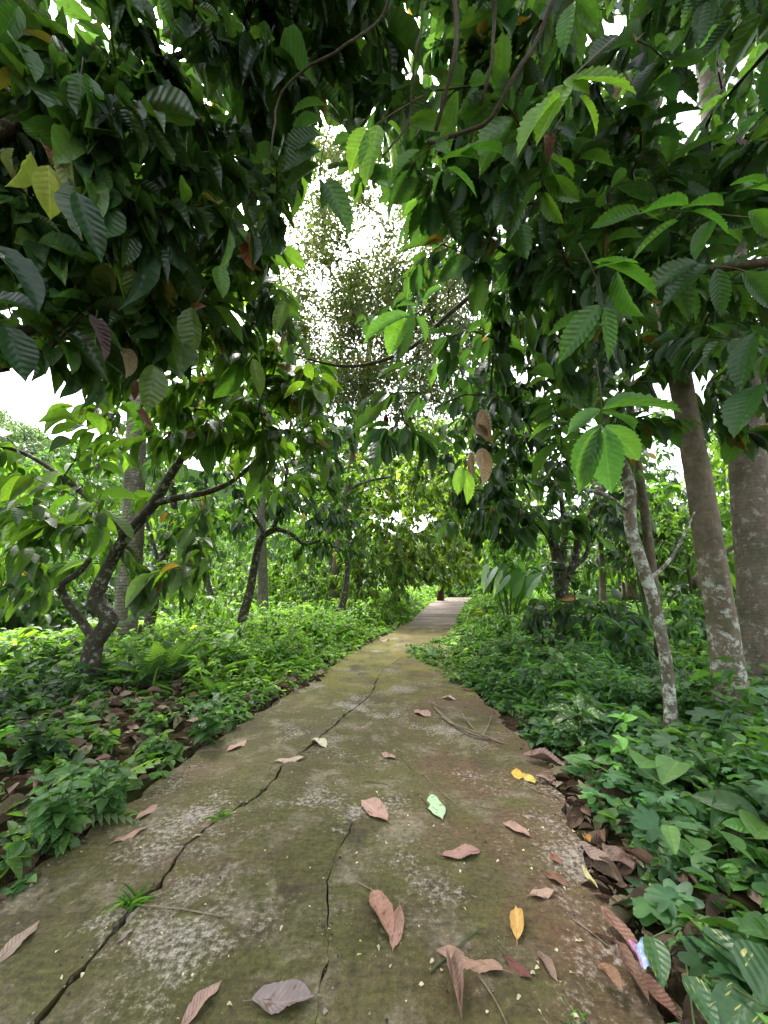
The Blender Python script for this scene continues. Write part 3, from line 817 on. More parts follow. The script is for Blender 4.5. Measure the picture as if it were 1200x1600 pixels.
# ================================================================== TREES ON THE RIGHT
t = pY([(1049, 1150), (1046, 1090), (1038, 1020), (1018, 930), (998, 870), (985, 820), (984, 760), (975, 728), (960, 700), (945, 650)], 3.52, .072, .045)
for i, r in enumerate([.052, .046, .048, .054, .058, .056, .050, .046, .040, .032]): t[i] = (t[i][0], r)
cacao('slim whitish lichen covered tree with a kinked stem right of the path', t, [pY([(985, 800), (940, 770), (890, 762), (840, 740)], 3.52, .02, .008, -.3), pY([(1010, 910), (1050, 870), (1085, 800)], 3.52, .02, .008)],
      region(26, 860, 1130, 480, 720, 3.3, 4.5), C_DARK, name='slim_tree', bark=M_PALE_BARK, lm=M_LEAF, group=None, flare=1.15)
t = pY([(1147, 1140), (1138, 1050), (1125, 950), (1108, 850), (1090, 740), (1062, 585), (1040, 460), (1028, 330), (1018, 180), (1005, 20), (990, -160)], 3.68, .2, .11)
for i, r in enumerate([.150, .132, .122, .116, .112, .108, .105, .102, .097, .09, .08]): t[i] = (t[i][0], r)
cacao('thick brown trunked tree with white lichen patches right of the slim tree', t,
      [pY([(1032, 400), (985, 320), (940, 270), (880, 180), (850, 120)], 3.68, .035, .012, -.9), pY([(1028, 330), (1070, 230), (1120, 160), (1160, 40)], 3.68, .04, .015, -.5), pY([(1018, 180), (930, 60), (850, -60)], 3.68, .05, .02, -.6), pY([(1036, 430), (950, 405), (860, 425), (780, 432), (705, 488), (640, 545), (565, 571), (500, 566), (430, 540)], 3.68, .045, .010, .3)],
      np.concatenate([region(170, 760, 1300, -260, 250, 3.4, 6.2), region(150, 780, 1280, 230, 560, 3.4, 6.0), region(30, 1090, 1260, 440, 680, 3.8, 5.2)]), C_DARK, name='broadleaf_tree', bark=M_LICHEN_BARK, lm=M_CANOPY, group=None, flare=1.3, L=.22, per=12, sides=22, rough=.045)
palm('thick ringed palm trunk at the right edge behind the brown tree', [(1196, 1125), (1188, 950), (1175, 800), (1160, 620), (1135, 350), (1105, 80)], 4.4, .21, .16, 2.6, n=10, L=3.0, bark=M_ROUGH_PALM)
t = pY([(1032, 1010), (1010, 820), (985, 640), (962, 430), (955, 240), (950, 120)], 6.2, .075, .05)
cacao('straight thin trunk standing behind the slim whitish tree', t, [], region(40, 820, 1100, 60, 330, 5.2, 7.5), C_DARK, name='thin_tree', bark=M_BROWN_BARK, group=None, flare=1.1)
# epiphyte covered cacao with several stems
Yc = 8.6
t = pY([(884, 1020), (880, 970), (878, 930), (874, 890), (868, 860), (855, 830), (835, 795)], Yc, .22, .10)
for i, r in enumerate([.2, .17, .15, .16, .12, .10, .08]): t[i] = (t[i][0], r)
tg = np.concatenate([region(190, 690, 1010, 590, 835, 6.2, 9.2, gap=.3), region(85, 700, 960, 430, 640, 5.2, 8.5), region(22, 740, 830, 800, 850, 7.5, 8.8)])
EP = cacao('dark many stemmed cacao tree with plants growing on its trunk right of the path', t,
      [pY([(878, 915), (896, 880), (905, 840), (925, 800), (950, 740)], Yc, .11, .06), pY([(873, 885), (882, 840), (878, 790), (870, 740)], Yc, .085, .05, .2), pY([(890, 890), (915, 868), (925, 830), (960, 800)], Yc, .06, .035, -.2), pY([(862, 845), (820, 800), (770, 770), (730, 765)], Yc, .05, .02, -.6)],
      tg, C_DARK, L=.24, per=11, lm=M_LEAF, py=.18)
mb = MB()   # epiphytes on that trunk
for k in range(34):
    u, v = rng.normal(876, 15), rng.uniform(790, 985)
    p = atY(u, v, Yc - .2 + rng.uniform(-.1, .25))
    m = 4; d = rng.normal(0, 1, (m, 3)); d[:, 2] = rng.uniform(-.6, .8, m); d[:, 1] -= .4
    put(mb, T_OVATE, np.tile(p, (m, 1)), d, np.tile([0, -.3, 1.], (m, 1)), rng.uniform(.14, .3, m), rng.uniform(.07, .12, m), leafcol(m, *C_DARK))
mb.build('climbing_foliage', M_LEAF, EP)
# overhanging trees whose trunks stand beside the camera
t = [(np.array([-3.05, 1.25, H(-3.05, 1.25)]), .13), (np.array([-3.0, 1.3, 1.2]), .12), (np.array([-2.75, 1.4, 2.3]), .09), (np.array([-2.5, 1.5, 3.2]), .055), (np.array([-2.0, 1.6, 4.1]), .035), (np.array([-1.2, 1.7, 4.8]), .016)]
lb = [[(np.array([-2.75, 1.4, 2.3]), .03), (np.array([-2.3, 2.0, 2.95]), .03), (np.array([-2.0, 2.5, 3.5]), .02), (np.array([-1.3, 2.9, 4.0]), .012)],
      [(np.array([-2.9, 1.4, 1.9]), .035), (np.array([-2.85, 1.9, 2.5]), .025), (np.array([-2.6, 2.3, 2.9]), .012)],
      [(np.array([-2.5, 1.5, 3.2]), .035), (np.array([-2.2, 1.0, 3.9]), .028), (np.array([-1.6, .3, 4.5]), .015)]]
tg = np.concatenate([region(300, -200, 470, -280, 400, 1.75, 3.7), region(70, -160, 260, 340, 590, 1.9, 3.4), region(55, 180, 460, 340, 560, 2.4, 4.2), region(46, 380, 560, -260, 190, 1.9, 3.4), region(50, -80, 340, 150, 440, 3.0, 4.8), region(14, -80, 400, -250, 150, 3.2, 5), region(34, 270, 470, 100, 320, 2.6, 4.2)])
tg = np.concatenate([tg, np.column_stack([rng.uniform(-3, .4, 60), rng.uniform(-1.8, 1.6, 60), rng.uniform(3.9, 5.8, 60)])])
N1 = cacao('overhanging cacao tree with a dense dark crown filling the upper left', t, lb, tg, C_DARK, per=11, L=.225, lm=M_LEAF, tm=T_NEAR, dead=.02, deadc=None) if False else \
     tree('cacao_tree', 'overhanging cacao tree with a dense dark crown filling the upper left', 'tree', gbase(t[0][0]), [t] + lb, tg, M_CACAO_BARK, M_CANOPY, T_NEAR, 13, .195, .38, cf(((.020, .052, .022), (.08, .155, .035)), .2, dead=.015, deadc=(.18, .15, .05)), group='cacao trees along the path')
t = [(np.array([2.75, .85, H(2.75, .85)]), .12), (np.array([2.7, .9, 1.3]), .11), (np.array([2.6, 1.0, 2.4]), .07), (np.array([2.5, 1.1, 3.6]), .05), (np.array([2.2, 1.35, 4.7]), .03), (np.array([1.6, 1.5, 5.4]), .015)]
lb = [[(np.array([2.6, 1.0, 2.4]), .03), (np.array([2.3, 1.5, 3.0]), .028), (np.array([1.8, 2.1, 3.5]), .018), (np.array([1.2, 2.4, 4.0]), .01)],
      [(np.array([2.6, 1.0, 1.9]), .03), (np.array([2.55, 1.5, 2.4]), .02), (np.array([2.3, 2.0, 2.75]), .01)],
      [(np.array([2.5, 1.1, 3.6]), .03), (np.array([2.1, .8, 4.3]), .04), (np.array([1.2, .2, 4.4]), .03)]]
tg = np.concatenate([region(215, 720, 1380, -280, 330, 1.9, 3.8), region(55, 940, 1300, 130, 460, 2.4, 4.0), region(62, 540, 800, -280, 190, 1.9, 3.4), region(46, 650, 960, 180, 420, 2.2, 3.8), region(50, 900, 1330, 330, 560, 2.0, 3.4), region(20, 760, 960, 400, 640, 2.6, 3.8), region(10, 560, 680, 440, 700, 2.8, 4.2, gap=1), region(80, 470, 800, -280, 170, 2.4, 4.6), region(34, 630, 780, 180, 440, 2.6, 4.2, gap=1), region(12, 540, 690, 110, 290, 2.4, 3.6, gap=1), region(16, 680, 790, 430, 660, 2.8, 4.4, gap=1)])
tg = np.concatenate([tg, np.column_stack([rng.uniform(.2, 3, 60), rng.uniform(-1.8, 1.6, 60), rng.uniform(3.9, 5.8, 60)])])
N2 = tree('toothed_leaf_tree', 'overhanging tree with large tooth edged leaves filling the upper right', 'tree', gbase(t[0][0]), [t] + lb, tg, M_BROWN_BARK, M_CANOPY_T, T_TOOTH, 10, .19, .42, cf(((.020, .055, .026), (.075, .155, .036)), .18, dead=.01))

# sprigs of bright young leaves and dry leaves that hang nearest to the camera
def sprig(root, stem, leaves, D, pair, wr=.5, tm=None, mat=None, name='young_foliage', dD=0.0):
    mb = MB()
    if stem:
        pts, rr = resample([(atD(u, v, D + .02), .004 - .0012 * i / len(stem)) for i, (u, v) in enumerate(stem)], .03)
        tube(mb, pts, rr, 5, col=(.10, .09, .04))
    for lf in leaves:
        (u0, v0), (u1, v1) = lf[0], lf[1]; w = lf[2] if len(lf) > 2 else wr
        a = atD(u0, v0, D); b_ = atD(u1, v1, D + dD + rng.uniform(-.06, .06))
        d = b_ - a; L = np.linalg.norm(d)
        view = nrm(CAM - a)
        up = view * .75 + np.array([0, 0, .8]) + rng.normal(0, .22, 3)
        c = leafcol(1, pair[0], pair[1], .1, .12)
        put(mb, tm or T_TOOTH, a[None], d[None], up[None], np.array([L]), np.array([L * w]), c)
    return mb.build(name, mat or M_TOOTH, root)
YG = ((.13, .25, .045), (.20, .32, .06)); MG = ((.05, .13, .03), (.09, .19, .035)); DG = ((.028, .07, .026), (.05, .11, .03))
sprig(N2, [(960, 60), (905, 110), (880, 135)], [((888, 132), (838, 205), .52), ((890, 128), (1005, 112), .34), ((880, 128), (925, 135), .7), ((905, 150), (945, 195), .4), ((875, 150), (800, 215), .35)], 1.45, YG)
sprig(N2, [(660, 150), (610, 180), (580, 200)], [((572, 200), (545, 262), .6), ((592, 196), (566, 278), .5), ((600, 205), (625, 272), .55), ((606, 192), (634, 210), .5)], 1.7, YG)
sprig(N2, [(700, 215), (660, 240), (640, 262)], [((662, 222), (710, 232), .45), ((655, 235), (600, 275), .5), ((690, 250), (748, 228), .5), ((700, 262), (752, 292), .45), ((690, 268), (668, 312), .5), ((640, 265), (596, 330), .5), ((720, 240), (790, 215), .4)], 1.75, MG)
sprig(N2, [(520, 180), (506, 230), (498, 275)], [((497, 272), (512, 322), .6), ((510, 282), (548, 352), .45), ((500, 258), (440, 285), .5), ((500, 236), (436, 250), .5), ((502, 212), (440, 222), .5), ((505, 190), (448, 195), .45), ((508, 165), (455, 160), .45)], 1.75, DG)
sprig(N2, [(740, 445), (690, 470), (645, 492)], [((640, 492), (563, 518), .42), ((648, 492), (672, 528), .8), ((636, 498), (602, 548), .65), ((655, 480), (620, 470), .5), ((662, 472), (690, 440), .45)], 2.0, MG)
sprig(N2, [(905, 380), (930, 430), (945, 475)], [((962, 425), (985, 502), .75), ((938, 478), (873, 552), .40), ((945, 480), (958, 555), .3), ((930, 420), (1000, 395), .4), ((925, 410), (1040, 432), .4)], 1.6, MG)
sprig(N2, [(930, 560), (938, 610), (942, 665)], [((940, 662), (893, 748), .42), ((944, 668), (952, 768), .50), ((946, 664), (1008, 718), .42), ((938, 668), (903, 768), .3), ((942, 640), (1062, 612), .36), ((940, 645), (1002, 655), .45), ((938, 640), (886, 668), .5)], 1.75, ((.055, .135, .045), (.09, .19, .05)))
sprig(N2, [(735, 690), (728, 715), (725, 735)], [((722, 728), (713, 772), .45), ((727, 735), (736, 788), .42)], 2.2, YG)
sprig(N2, [(1210, 345), (1120, 335), (1040, 330)], [((1075, 322), (1005, 312), .4), ((1130, 322), (1065, 308), .4), ((1080, 330), (1150, 345), .4), ((1060, 345), (985, 388), .35), ((1150, 300), (1215, 280), .4), ((1110, 345), (1085, 395), .45), ((1170, 330), (1230, 372), .4), ((1000, 332), (925, 345), .4), ((1140, 290), (1205, 272), .4)], 1.65, MG)
sprig(N2, [(1205, 440), (1150, 420), (1100, 415)], [((1105, 415), (1040, 455), .4), ((1120, 420), (1130, 490), .4), ((1160, 425), (1215, 480), .4), ((1150, 415), (1190, 385), .4), ((1090, 412), (1010, 440), .35), ((1180, 520), (1145, 600), .4), ((1190, 600), (1135, 665), .5)], 1.7, DG)
sprig(N2, [(905, 10), (890, 25)], [((915, -10), (900, 35), .5), ((895, 5), (875, 70), .4), ((900, -5), (935, 40), .5)], 1.6, MG)
sprig(N2, [(880, 180), (850, 230), (845, 280)], [((850, 235), (790, 250), .4), ((855, 245), (905, 262), .45), ((848, 265), (800, 292), .4), ((850, 280), (908, 312), .45), ((846, 292), (800, 330), .5), ((700, 200), (640, 180), .4), ((850, 300), (870, 350), .4)], 1.9, ((.06, .13, .02), (.09, .17, .025)))
PG = ((.16, .20, .07), (.24, .27, .10))
sprig(N1, [(60, 210), (80, 250)], [((76, 258), (78, 340), .52), ((48, 236), (25, 300), .5), ((22, 232), (8, 268), .5), ((95, 232), (110, 300), .4)], 1.7, PG, tm=T_NEAR, mat=M_LEAF)
sprig(N1, [(365, 330), (360, 360)], [((358, 358), (352, 435), .48), ((372, 356), (402, 398), .45), ((344, 415), (348, 460), .5)], 1.9, ((.08, .18, .035), (.11, .22, .05)), tm=T_NEAR, mat=M_LEAF)
sprig(N1, [(180, 385), (178, 410)], [((172, 412), (160, 468), .6), ((185, 410), (200, 465), .5), ((205, 420), (215, 482), .5), ((150, 400), (120, 470), .4)], 2.0, ((.09, .15, .035), (.14, .19, .05)), tm=T_NEAR, mat=M_LEAF)
sprig(N1, [(130, 90), (125, 130)], [((132, 118), (112, 168), .45), ((140, 120), (150, 178), .45), ((120, 120), (95, 150), .4), ((30, 10), (0, 60), .4), ((255, -20), (268, 45), .35), ((20, 60), (60, 110), .5)], 1.7, MG, tm=T_NEAR, mat=M_LEAF)
sprig(N1, [(320, 450), (300, 490)], [((300, 480), (298, 545), .5), ((235, 340), (238, 395), .45), ((275, 330), (265, 385), .5), ((240, 570), (235, 640), .5), ((445, 470), (430, 520), .4), ((395, 560), (410, 620), .4)], 2.1, ((.07, .12, .03), (.12, .17, .04)), tm=T_NEAR, mat=M_LEAF)
sprig(N1, [(10, 470), (20, 500)], [((5, 505), (48, 590), .5), ((-30, 470), (60, 470), .35), ((60, 380), (140, 390), .3), ((120, 300), (160, 400), .4), ((-10, 380), (70, 470), .4)], 1.6, ((.02, .05, .03), (.03, .07, .03)), tm=T_NEAR, mat=M_LEAF)
def dry_leaf(root, a, b_, D, w, col, mat=None):
    mb = MB()
    p = atD(*a, D); q = atD(*b_, D); d = q - p; L = np.linalg.norm(d)
    t_ = [blade(14, 2, 'cacao', 1.1, .25, corr=1.6, nv=9, wave=.06, seed=int(rng.integers(99)), twist=rng.uniform(-1.2, 1.2))]
    put(mb, t_, p[None], d[None], nrm(CAM - p)[None], np.array([L]), np.array([L * w]), np.array(col)[None])
    tube(mb, [p + [0, 0, .05], p], [.002, .002], 5, col=(.1, .08, .05))
    mb.build('dry_leaf', mat or M_DRYHANG, root)
TAN = (.33, .27, .20)
dry_leaf(N2, (752, 640), (768, 695), 2.3, .42, TAN); dry_leaf(N2, (738, 665), (765, 682), 2.3, .5, (.28, .23, .17)); dry_leaf(N2, (752, 700), (757, 760), 2.3, .45, (.38, .31, .22)); dry_leaf(N2, (738, 705), (738, 750), 2.32, .3, TAN)
dry_leaf(N2, (858, 215), (856, 255), 1.8, .4, (.17, .09, .06))
dry_leaf(N1, (150, 497), (165, 562), 1.9, .36, (.14, .10, .11)); dry_leaf(N1, (228, 585), (232, 640), 2.2, .4, (.16, .10, .08)); dry_leaf(N1, (218, 640), (236, 672), 2.2, .35, (.30, .15, .13)); dry_leaf(N1, (198, 545), (200, 590), 2.2, .55, (.40, .32, .22))
dry_leaf(N1, (383, 370), (393, 420), 1.95, .42, (.26, .11, .05)); dry_leaf(N1, (298, 482), (322, 478), 2.2, .5, (.30, .15, .08)); dry_leaf(N1, (82, 235), (90, 268), 1.7, .5, (.30, .17, .12)); dry_leaf(N1, (235, 330), (248, 355), 2.1, .5, (.25, .16, .05)); dry_leaf(N1, (212, 595), (210, 625), 2.3, .4, (.2, .11, .07))
M_POD = bark_mat('red_pod', (.09, .012, .018), (.14, .02, .025), lich=0)
for u, v in ((603, 658), (638, 658)):
    mb = MB(); c = atD(u, v, 3.6); pts = [c + np.array([0, 0, z]) for z in (.09, .06, .03, 0, -.03, -.055, -.065)]
    tube(mb, pts, [.003, .014, .026, .03, .024, .012, .004], 10, rough=.04)
    mb.build('seed_pod', M_POD, N2)

# lianas and bare hanging twigs
def liana(px, D, r, label):
    mb = MB(); pts, rr = resample([(atD(u, v, D + .05 * math.sin(i * 2.1)), r * (1 - .4 * i / len(px))) for i, (u, v) in enumerate(px)], .05)
    pts += np.cumsum(rng.normal(0, .003, pts.shape), 0)
    tube(mb, pts, rr, 7, rough=.12)
    o = mb.build('liana', M_TWIG, origin=pts[0]); tag(o, label, 'vine', 'lianas hanging over the path')
liana([(700, -120), (708, 0), (707, 90), (690, 150), (676, 205)], 1.65, .013, 'thickest brown liana hanging straight over the path')
liana([(640, -120), (660, 0), (655, 70), (648, 120), (640, 190), (600, 240)], 1.6, .006, 'thin curved liana left of the thickest one')
liana([(620, -40), (600, 20), (540, 70), (460, 130), (440, 170), (432, 240)], 1.6, .006, 'long thin liana arching down towards the left crown')
liana([(890, -60), (840, 60), (800, 120), (770, 175), (700, 208), (670, 215)], 1.75, .012, 'dark bent limb like liana swooping above the bright toothed leaves')
liana([(780, -80), (770, 30), (762, 110), (752, 160)], 1.7, .009, 'short dark liana hanging right of the thickest one')

# ================================================================== BACKGROUND
# wood on the left hillside and at the end of the view: a mass nobody could count
def wood(name, n, fx, size, pair, per=330, L=.5):
    mb = MB()
    for k in range(n):
        x, y, s = fx()
        z0 = float(H(x, y)); c = np.array([x, y, z0 + s * .75])
        q = per
        d = nrm(rng.normal(0, 1, (q, 3))); d[:, 2] = np.abs(d[:, 2]) * 1.1 - .35
        lob = 1 + .28 * np.sin(d[:, 0] * 4 + k) * np.cos(d[:, 1] * 5 - k) + .16 * np.sin(d[:, 2] * 9 + k * 2)
        p = c + d * (s * lob * rng.uniform(.72, 1.02, q) ** .5)[:, None] * np.array([1, 1, .95])
        dirs = d * .5 + rng.normal(0, .5, (q, 3)) + np.array([0, 0, -.35])
        hue = rng.random()
        b0 = np.array(pair[0]) * (1 - hue) + np.array(pair[1]) * hue
        put(mb, T_FAR, p, dirs, d + [0, 0, .8], L * rng.uniform(.6, 1.4, q), L * .5, leafcol(q, b0, b0 * 1.6, .1, .3))
    o = mb.build(name, M_LEAF_FAR); tag(o, kind='stuff')
def fx_left():
    y = rng.uniform(9, 62); x = -rng.uniform(12 + y * .1, 26 + y * .75)
    return x, y, rng.uniform(1.8, 3.6)
wood('far_wood', 260, fx_left, 3, ((.024, .052, .022), (.055, .095, .034)), 560, .42)
def fx_end():
    y = rng.uniform(37, 66); x = rng.uniform(-22, 46)
    return x, y, rng.uniform(2.2, 4.6)
wood('far_wood', 110, fx_end, 3, ((.025, .055, .016), (.075, .12, .025)), 560, .55)
def fx_right():
    y = rng.uniform(9, 34); x = rng.uniform(9 + y * .25, 30 + y * .9)
    return x, y, rng.uniform(1.6, 3.4)
wood('far_wood', 110, fx_right, 3, ((.024, .055, .018), (.08, .14, .03)), 560, .32)

def bush(label, regs, pair, L=.16, tm=T_MID, per=10, base=None, name='bush', group='bushes beyond the verges', py=.2):
    tg = np.concatenate([region(*r, gap=1) for r in regs])
    b = base if base is not None else np.array([tg[:, 0].mean(), tg[:, 1].mean()])
    z = float(H(b[0], b[1])); top = np.array([b[0], b[1], max(z + .5, tg[:, 2].min() + .2)])
    t = [(np.array([b[0], b[1], z]), .05), ((np.array([b[0], b[1], z]) * .5 + top * .5), .04), (top, .03)]
    return tree(name, label, 'bush', (b[0], b[1], z), [t], tg, M_TWIG, M_LEAF_FAR, tm, per, L, .42, cf(pair, py), group=group, flare=0)
bush('bright green climbing bush behind the large taro leaves', [(110, 755, 850, 835, 920, 10.5, 12.5)], ((.06, .14, .03), (.14, .24, .05)), L=.2)
bush('dark rounded bush left of the ringed palm below the hillside', [(120, -40, 140, 900, 1010, 13, 17)], ((.03, .075, .025), (.06, .12, .03)), L=.24)
bush('sunlit bush between the palm trunk and the leaning cacao', [(110, 240, 400, 880, 985, 14, 18)], ((.055, .12, .025), (.13, .2, .04)), L=.22)
bush('bright low bush beneath the pale palm on the left', [(80, 400, 500, 880, 960, 17, 21)], ((.05, .11, .022), (.12, .19, .035)), L=.24)
bush('pale green bush behind the slim whitish tree', [(130, 960, 1150, 720, 900, 9, 12)], ((.05, .12, .025), (.15, .24, .05)), L=.2)
bush('light bush between the brown trunk and the palm at the right edge', [(70, 1090, 1240, 600, 760, 8, 11)], ((.07, .14, .03), (.16, .25, .05)), L=.2)
bush('dark undergrowth bush under the many stemmed cacao tree', [(70, 820, 980, 935, 1015, 6.8, 8.4)], ((.02, .05, .016), (.05, .10, .025)), L=.2, per=9)
bush('low bush with pale leaves left of the dry stalks', [(60, 430, 520, 905, 965, 15, 18)], ((.05, .11, .022), (.10, .17, .035)), L=.2)
bush('shaded bush behind the end of the path', [(110, 640, 790, 880, 935, 30, 34)], ((.025, .06, .018), (.05, .10, .025)), L=.34)
bush('tangled dark bush with bare stems right of the many stemmed cacao tree', [(110, 915, 1060, 780, 905, 10.5, 13)], ((.022, .05, .016), (.06, .11, .03)), L=.22)
LS = 'shrubs rising from the left verge'
bush('bright leafy shrub between the sapling stem and the leaning cacao', [(46, 280, 365, 930, 1000, 8.6, 10)], ((.07, .15, .03), (.17, .27, .05)), L=.13, group=LS)
bush('bright shrub on the bank above the moss stretch of the path', [(46, 480, 600, 935, 980, 13.0, 14.6)], ((.07, .15, .03), (.17, .27, .05)), L=.15, group=LS)
bush('dark leafy shrub at the left edge in front of the banana leaf', [(50, -40, 100, 1030, 1110, 5.2, 6.4)], ((.035, .085, .028), (.1, .18, .04)), L=.13, group=LS)
bush('pale shrub with small leaves at the foot of the ringed palm', [(40, 150, 260, 990, 1050, 6.6, 7.6)], ((.055, .125, .03), (.13, .22, .045)), L=.10, group=LS)
bush('bright shrub right of the leaning cacao tree near the path', [(40, 395, 480, 965, 1015, 9.2, 10.6)], ((.065, .14, .03), (.16, .26, .05)), L=.12, group=LS)
RS = 'shrubs rising from the right verge'
bush('round light green shrub nearest the overgrown edge of the path', [(46, 730, 830, 960, 1020, 8.2, 9.6)], ((.055, .13, .03), (.13, .23, .045)), L=.13, group=RS)
bush('shrub with narrow shaded leaves left of the slim whitish tree', [(46, 930, 1020, 960, 1050, 5.4, 6.6)], ((.03, .08, .028), (.07, .15, .04)), L=.16, group=RS)
bush('shrub behind the brown trunk and the slim tree', [(50, 1040, 1140, 930, 1020, 6.4, 8)], ((.045, .115, .03), (.11, .2, .045)), L=.16, group=RS)
bush('sunlit shrub behind the taro and young palm', [(60, 740, 860, 925, 975, 13, 15)], ((.06, .14, .03), (.15, .25, .05)), L=.18, group=RS)
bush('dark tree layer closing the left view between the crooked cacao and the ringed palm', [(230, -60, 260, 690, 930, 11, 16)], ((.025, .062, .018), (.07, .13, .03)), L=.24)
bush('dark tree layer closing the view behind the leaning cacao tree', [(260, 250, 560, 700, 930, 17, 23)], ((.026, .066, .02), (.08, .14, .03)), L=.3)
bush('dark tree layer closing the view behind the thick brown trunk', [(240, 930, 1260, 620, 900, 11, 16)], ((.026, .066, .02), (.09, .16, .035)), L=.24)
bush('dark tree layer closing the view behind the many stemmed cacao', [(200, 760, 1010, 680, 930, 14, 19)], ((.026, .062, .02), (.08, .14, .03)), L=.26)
bush('wide bush closing the view left of the leaning cacao tree', [(190, 330, 560, 770, 930, 22, 30)], ((.045, .10, .028), (.10, .17, .04)), L=.38)
bush('wide pale bush closing the view right of the many stemmed cacao', [(170, 880, 1230, 740, 920, 15, 21)], ((.05, .115, .03), (.12, .20, .04)), L=.34)
bush('grey green bush low on the left hillside', [(110, -30, 120, 700, 860, 17, 22)], ((.03, .065, .03), (.05, .09, .04)), L=.3)
for lab, px, Yb, r in (('straight grey trunk right of the many stemmed cacao tree', [(942, 945), (941, 900), (938, 850), (936, 790)], 11.5, .09),
                       ('dark clustered trunk behind the slim whitish tree', [(985, 930), (985, 880), (982, 830), (976, 780)], 12.5, .16),
                       ('pale thin trunk beside the dark clustered trunk', [(975, 930), (972, 895), (968, 850), (965, 800)], 12.2, .05),
                       ('slanting bare stem between the slim tree and the brown trunk', [(1090, 905), (1120, 870), (1160, 850), (1200, 840)], 6.5, .05)):
    t = pY(px, Yb, r, r * .7)
    cacao(lab, t, [], region(24, px[-1][0] - 45, px[-1][0] + 45, px[-1][1] - 60, px[-1][1] + 10, Yb * .94, Yb * 1.02), C_DARK, name='forest_tree', bark=M_BROWN_BARK, group='trunks in the right background')

def dry_stalks():
    root = empty('dry_stalk_pile', gbase(atY(490, 955, 18.5)), 'heap of dry brown stalks leaning beyond the left verge', 'dry stalks')
    mb = MB()
    for k in range(60):
        u = rng.uniform(462, 555); a = atY(u, 962 - (u - 462) * .18, 18.5 + rng.uniform(-.6, .6)); a[2] -= .3
        b_ = a + np.array([rng.normal(0, .45), rng.normal(0, .4), rng.uniform(.6, 1.5)])
        tube(mb, [a, (a + b_) / 2 + rng.normal(0, .04, 3), b_], [.03, .025, .012], 5)
    mb.build('stalk_heap', bark_mat('dry_stalk', (.14, .085, .065), (.28, .19, .15), lich=0), root)
dry_stalks()
def stump():
    p = atY(689, 945, 27); root = empty('tree_stump', gbase(p), 'dark reddish stump standing at the end of the path', 'stump')
    mb = MB(); z = float(H(p[0], p[1])); b_ = np.array([p[0], p[1], z])
    tube(mb, [b_ - [0, 0, .1], b_ + [0, 0, .4], b_ + [.03, 0, .9], b_ + [.08, 0, 1.25]], [.3, .22, .19, .12], 12, rough=.15)
    mb.build('stump_trunk', bark_mat('red_bark', (.03, .012, .01), (.09, .04, .03), lich=0), root)
stump()

# ================================================================== BIG LEAF PLANTS
M_BIG = leaf_mat('broad_leaf', trans=.4, rough=.35, veins=14, vein_amt=.3, bump=.3)
def broad_plant(name, label, cat, base, leaves, pair, tm, group=None, r=.012):
    """leaves: (px base of blade, px tip, Y, width ratio)"""
    root = empty(name, base, label, cat, group)
    for (a, b_, Yl, w, *c) in leaves:
        p = atY(*a, Yl); q = atY(*b_, Yl + rng.uniform(-.2, .05)); d = q - p; L = np.linalg.norm(d)
        mb = MB(); put(mb, tm, p[None], d[None], (np.array([0, 0, 1.]) + nrm(CAM - p) * .8 + rng.normal(0, .15, 3))[None], np.array([L]), np.array([L * w]), np.array(c[0])[None] if c else leafcol(1, *pair))
        lf = mb.build('leaf', M_BIG, root)
        sm = MB(); b0 = np.array(base, float); mid = (b0 + p) / 2 + np.array([0, 0, .25 * np.linalg.norm(p - b0)]) * .6
        pts, rr = resample([(b0, r * 1.4), (mid, r * 1.1), (p, r * .8), (p + d * .3, r * .4)], .06)
        tube(sm, pts, rr, 6, col=(.1, .15, .05)); link_mesh('leaf_stalk', sm.mesh('leaf_stalk', np.array(root.location)), M_STEM, lf)
T_BIG = [blade(14, 3, 'ovate', .3, .25, corr=.25, nv=14, wave=.01)]
T_BHEART = [blade(12, 3, 'heart', .25, .3, wave=.02)]
g = gbase(atY(795, 965, 10.5))
broad_plant('taro_plant', 'large leaved taro plant with glossy pale leaves right of the path', 'plant', g,
            [((822, 900), (798, 950), 10.5, .75, (.10, .22, .04)), ((826, 915), (848, 878), 10.4, .7, (.3, .38, .3)), ((800, 915), (818, 872), 10.6, .75, (.12, .25, .05)), ((790, 920), (785, 880), 10.8, .7, (.10, .22, .045)), ((765, 895), (752, 922), 10.4, .75, (.25, .33, .27)), ((782, 890), (778, 915), 10.7, .8, (.08, .16, .07)), ((785, 905), (770, 930), 10.2, .7, (.2, .28, .22))], C_LIGHT, T_BHEART, r=.02)
g = gbase(atY(772, 985, 10.2))
root = empty('young_palm', g, 'small young palm with one fan like pale frond beside the taro', 'plant')
frond(root, (g[0], g[1], g[2] + .05), 2.2, 1.4, .95, .34, cf(((.13, .17, .05), (.2, .24, .08))), droop=.5, nleaf=30, hang=.1)
frond(root, (g[0], g[1], g[2] + .05), .9, 1.1, .8, .3, cf(C_LIGHT), droop=.7, nleaf=26, hang=.2)
g = gbase(atY(20, 1040, 7.0))
broad_plant('banana_plant', 'young banana plant with bright backlit leaf at the left edge', 'plant', g, [((14, 1032), (2, 985), 7.0, .55, (.16, .3, .03)), ((20, 1045), (60, 1035), 7.0, .3, (.08, .16, .05)), ((10, 1040), (-40, 1010), 7.0, .4, (.12, .24, .03))], C_LIGHT, T_BIG, r=.015)
g = gbase(atY(345, 985, 11.5))
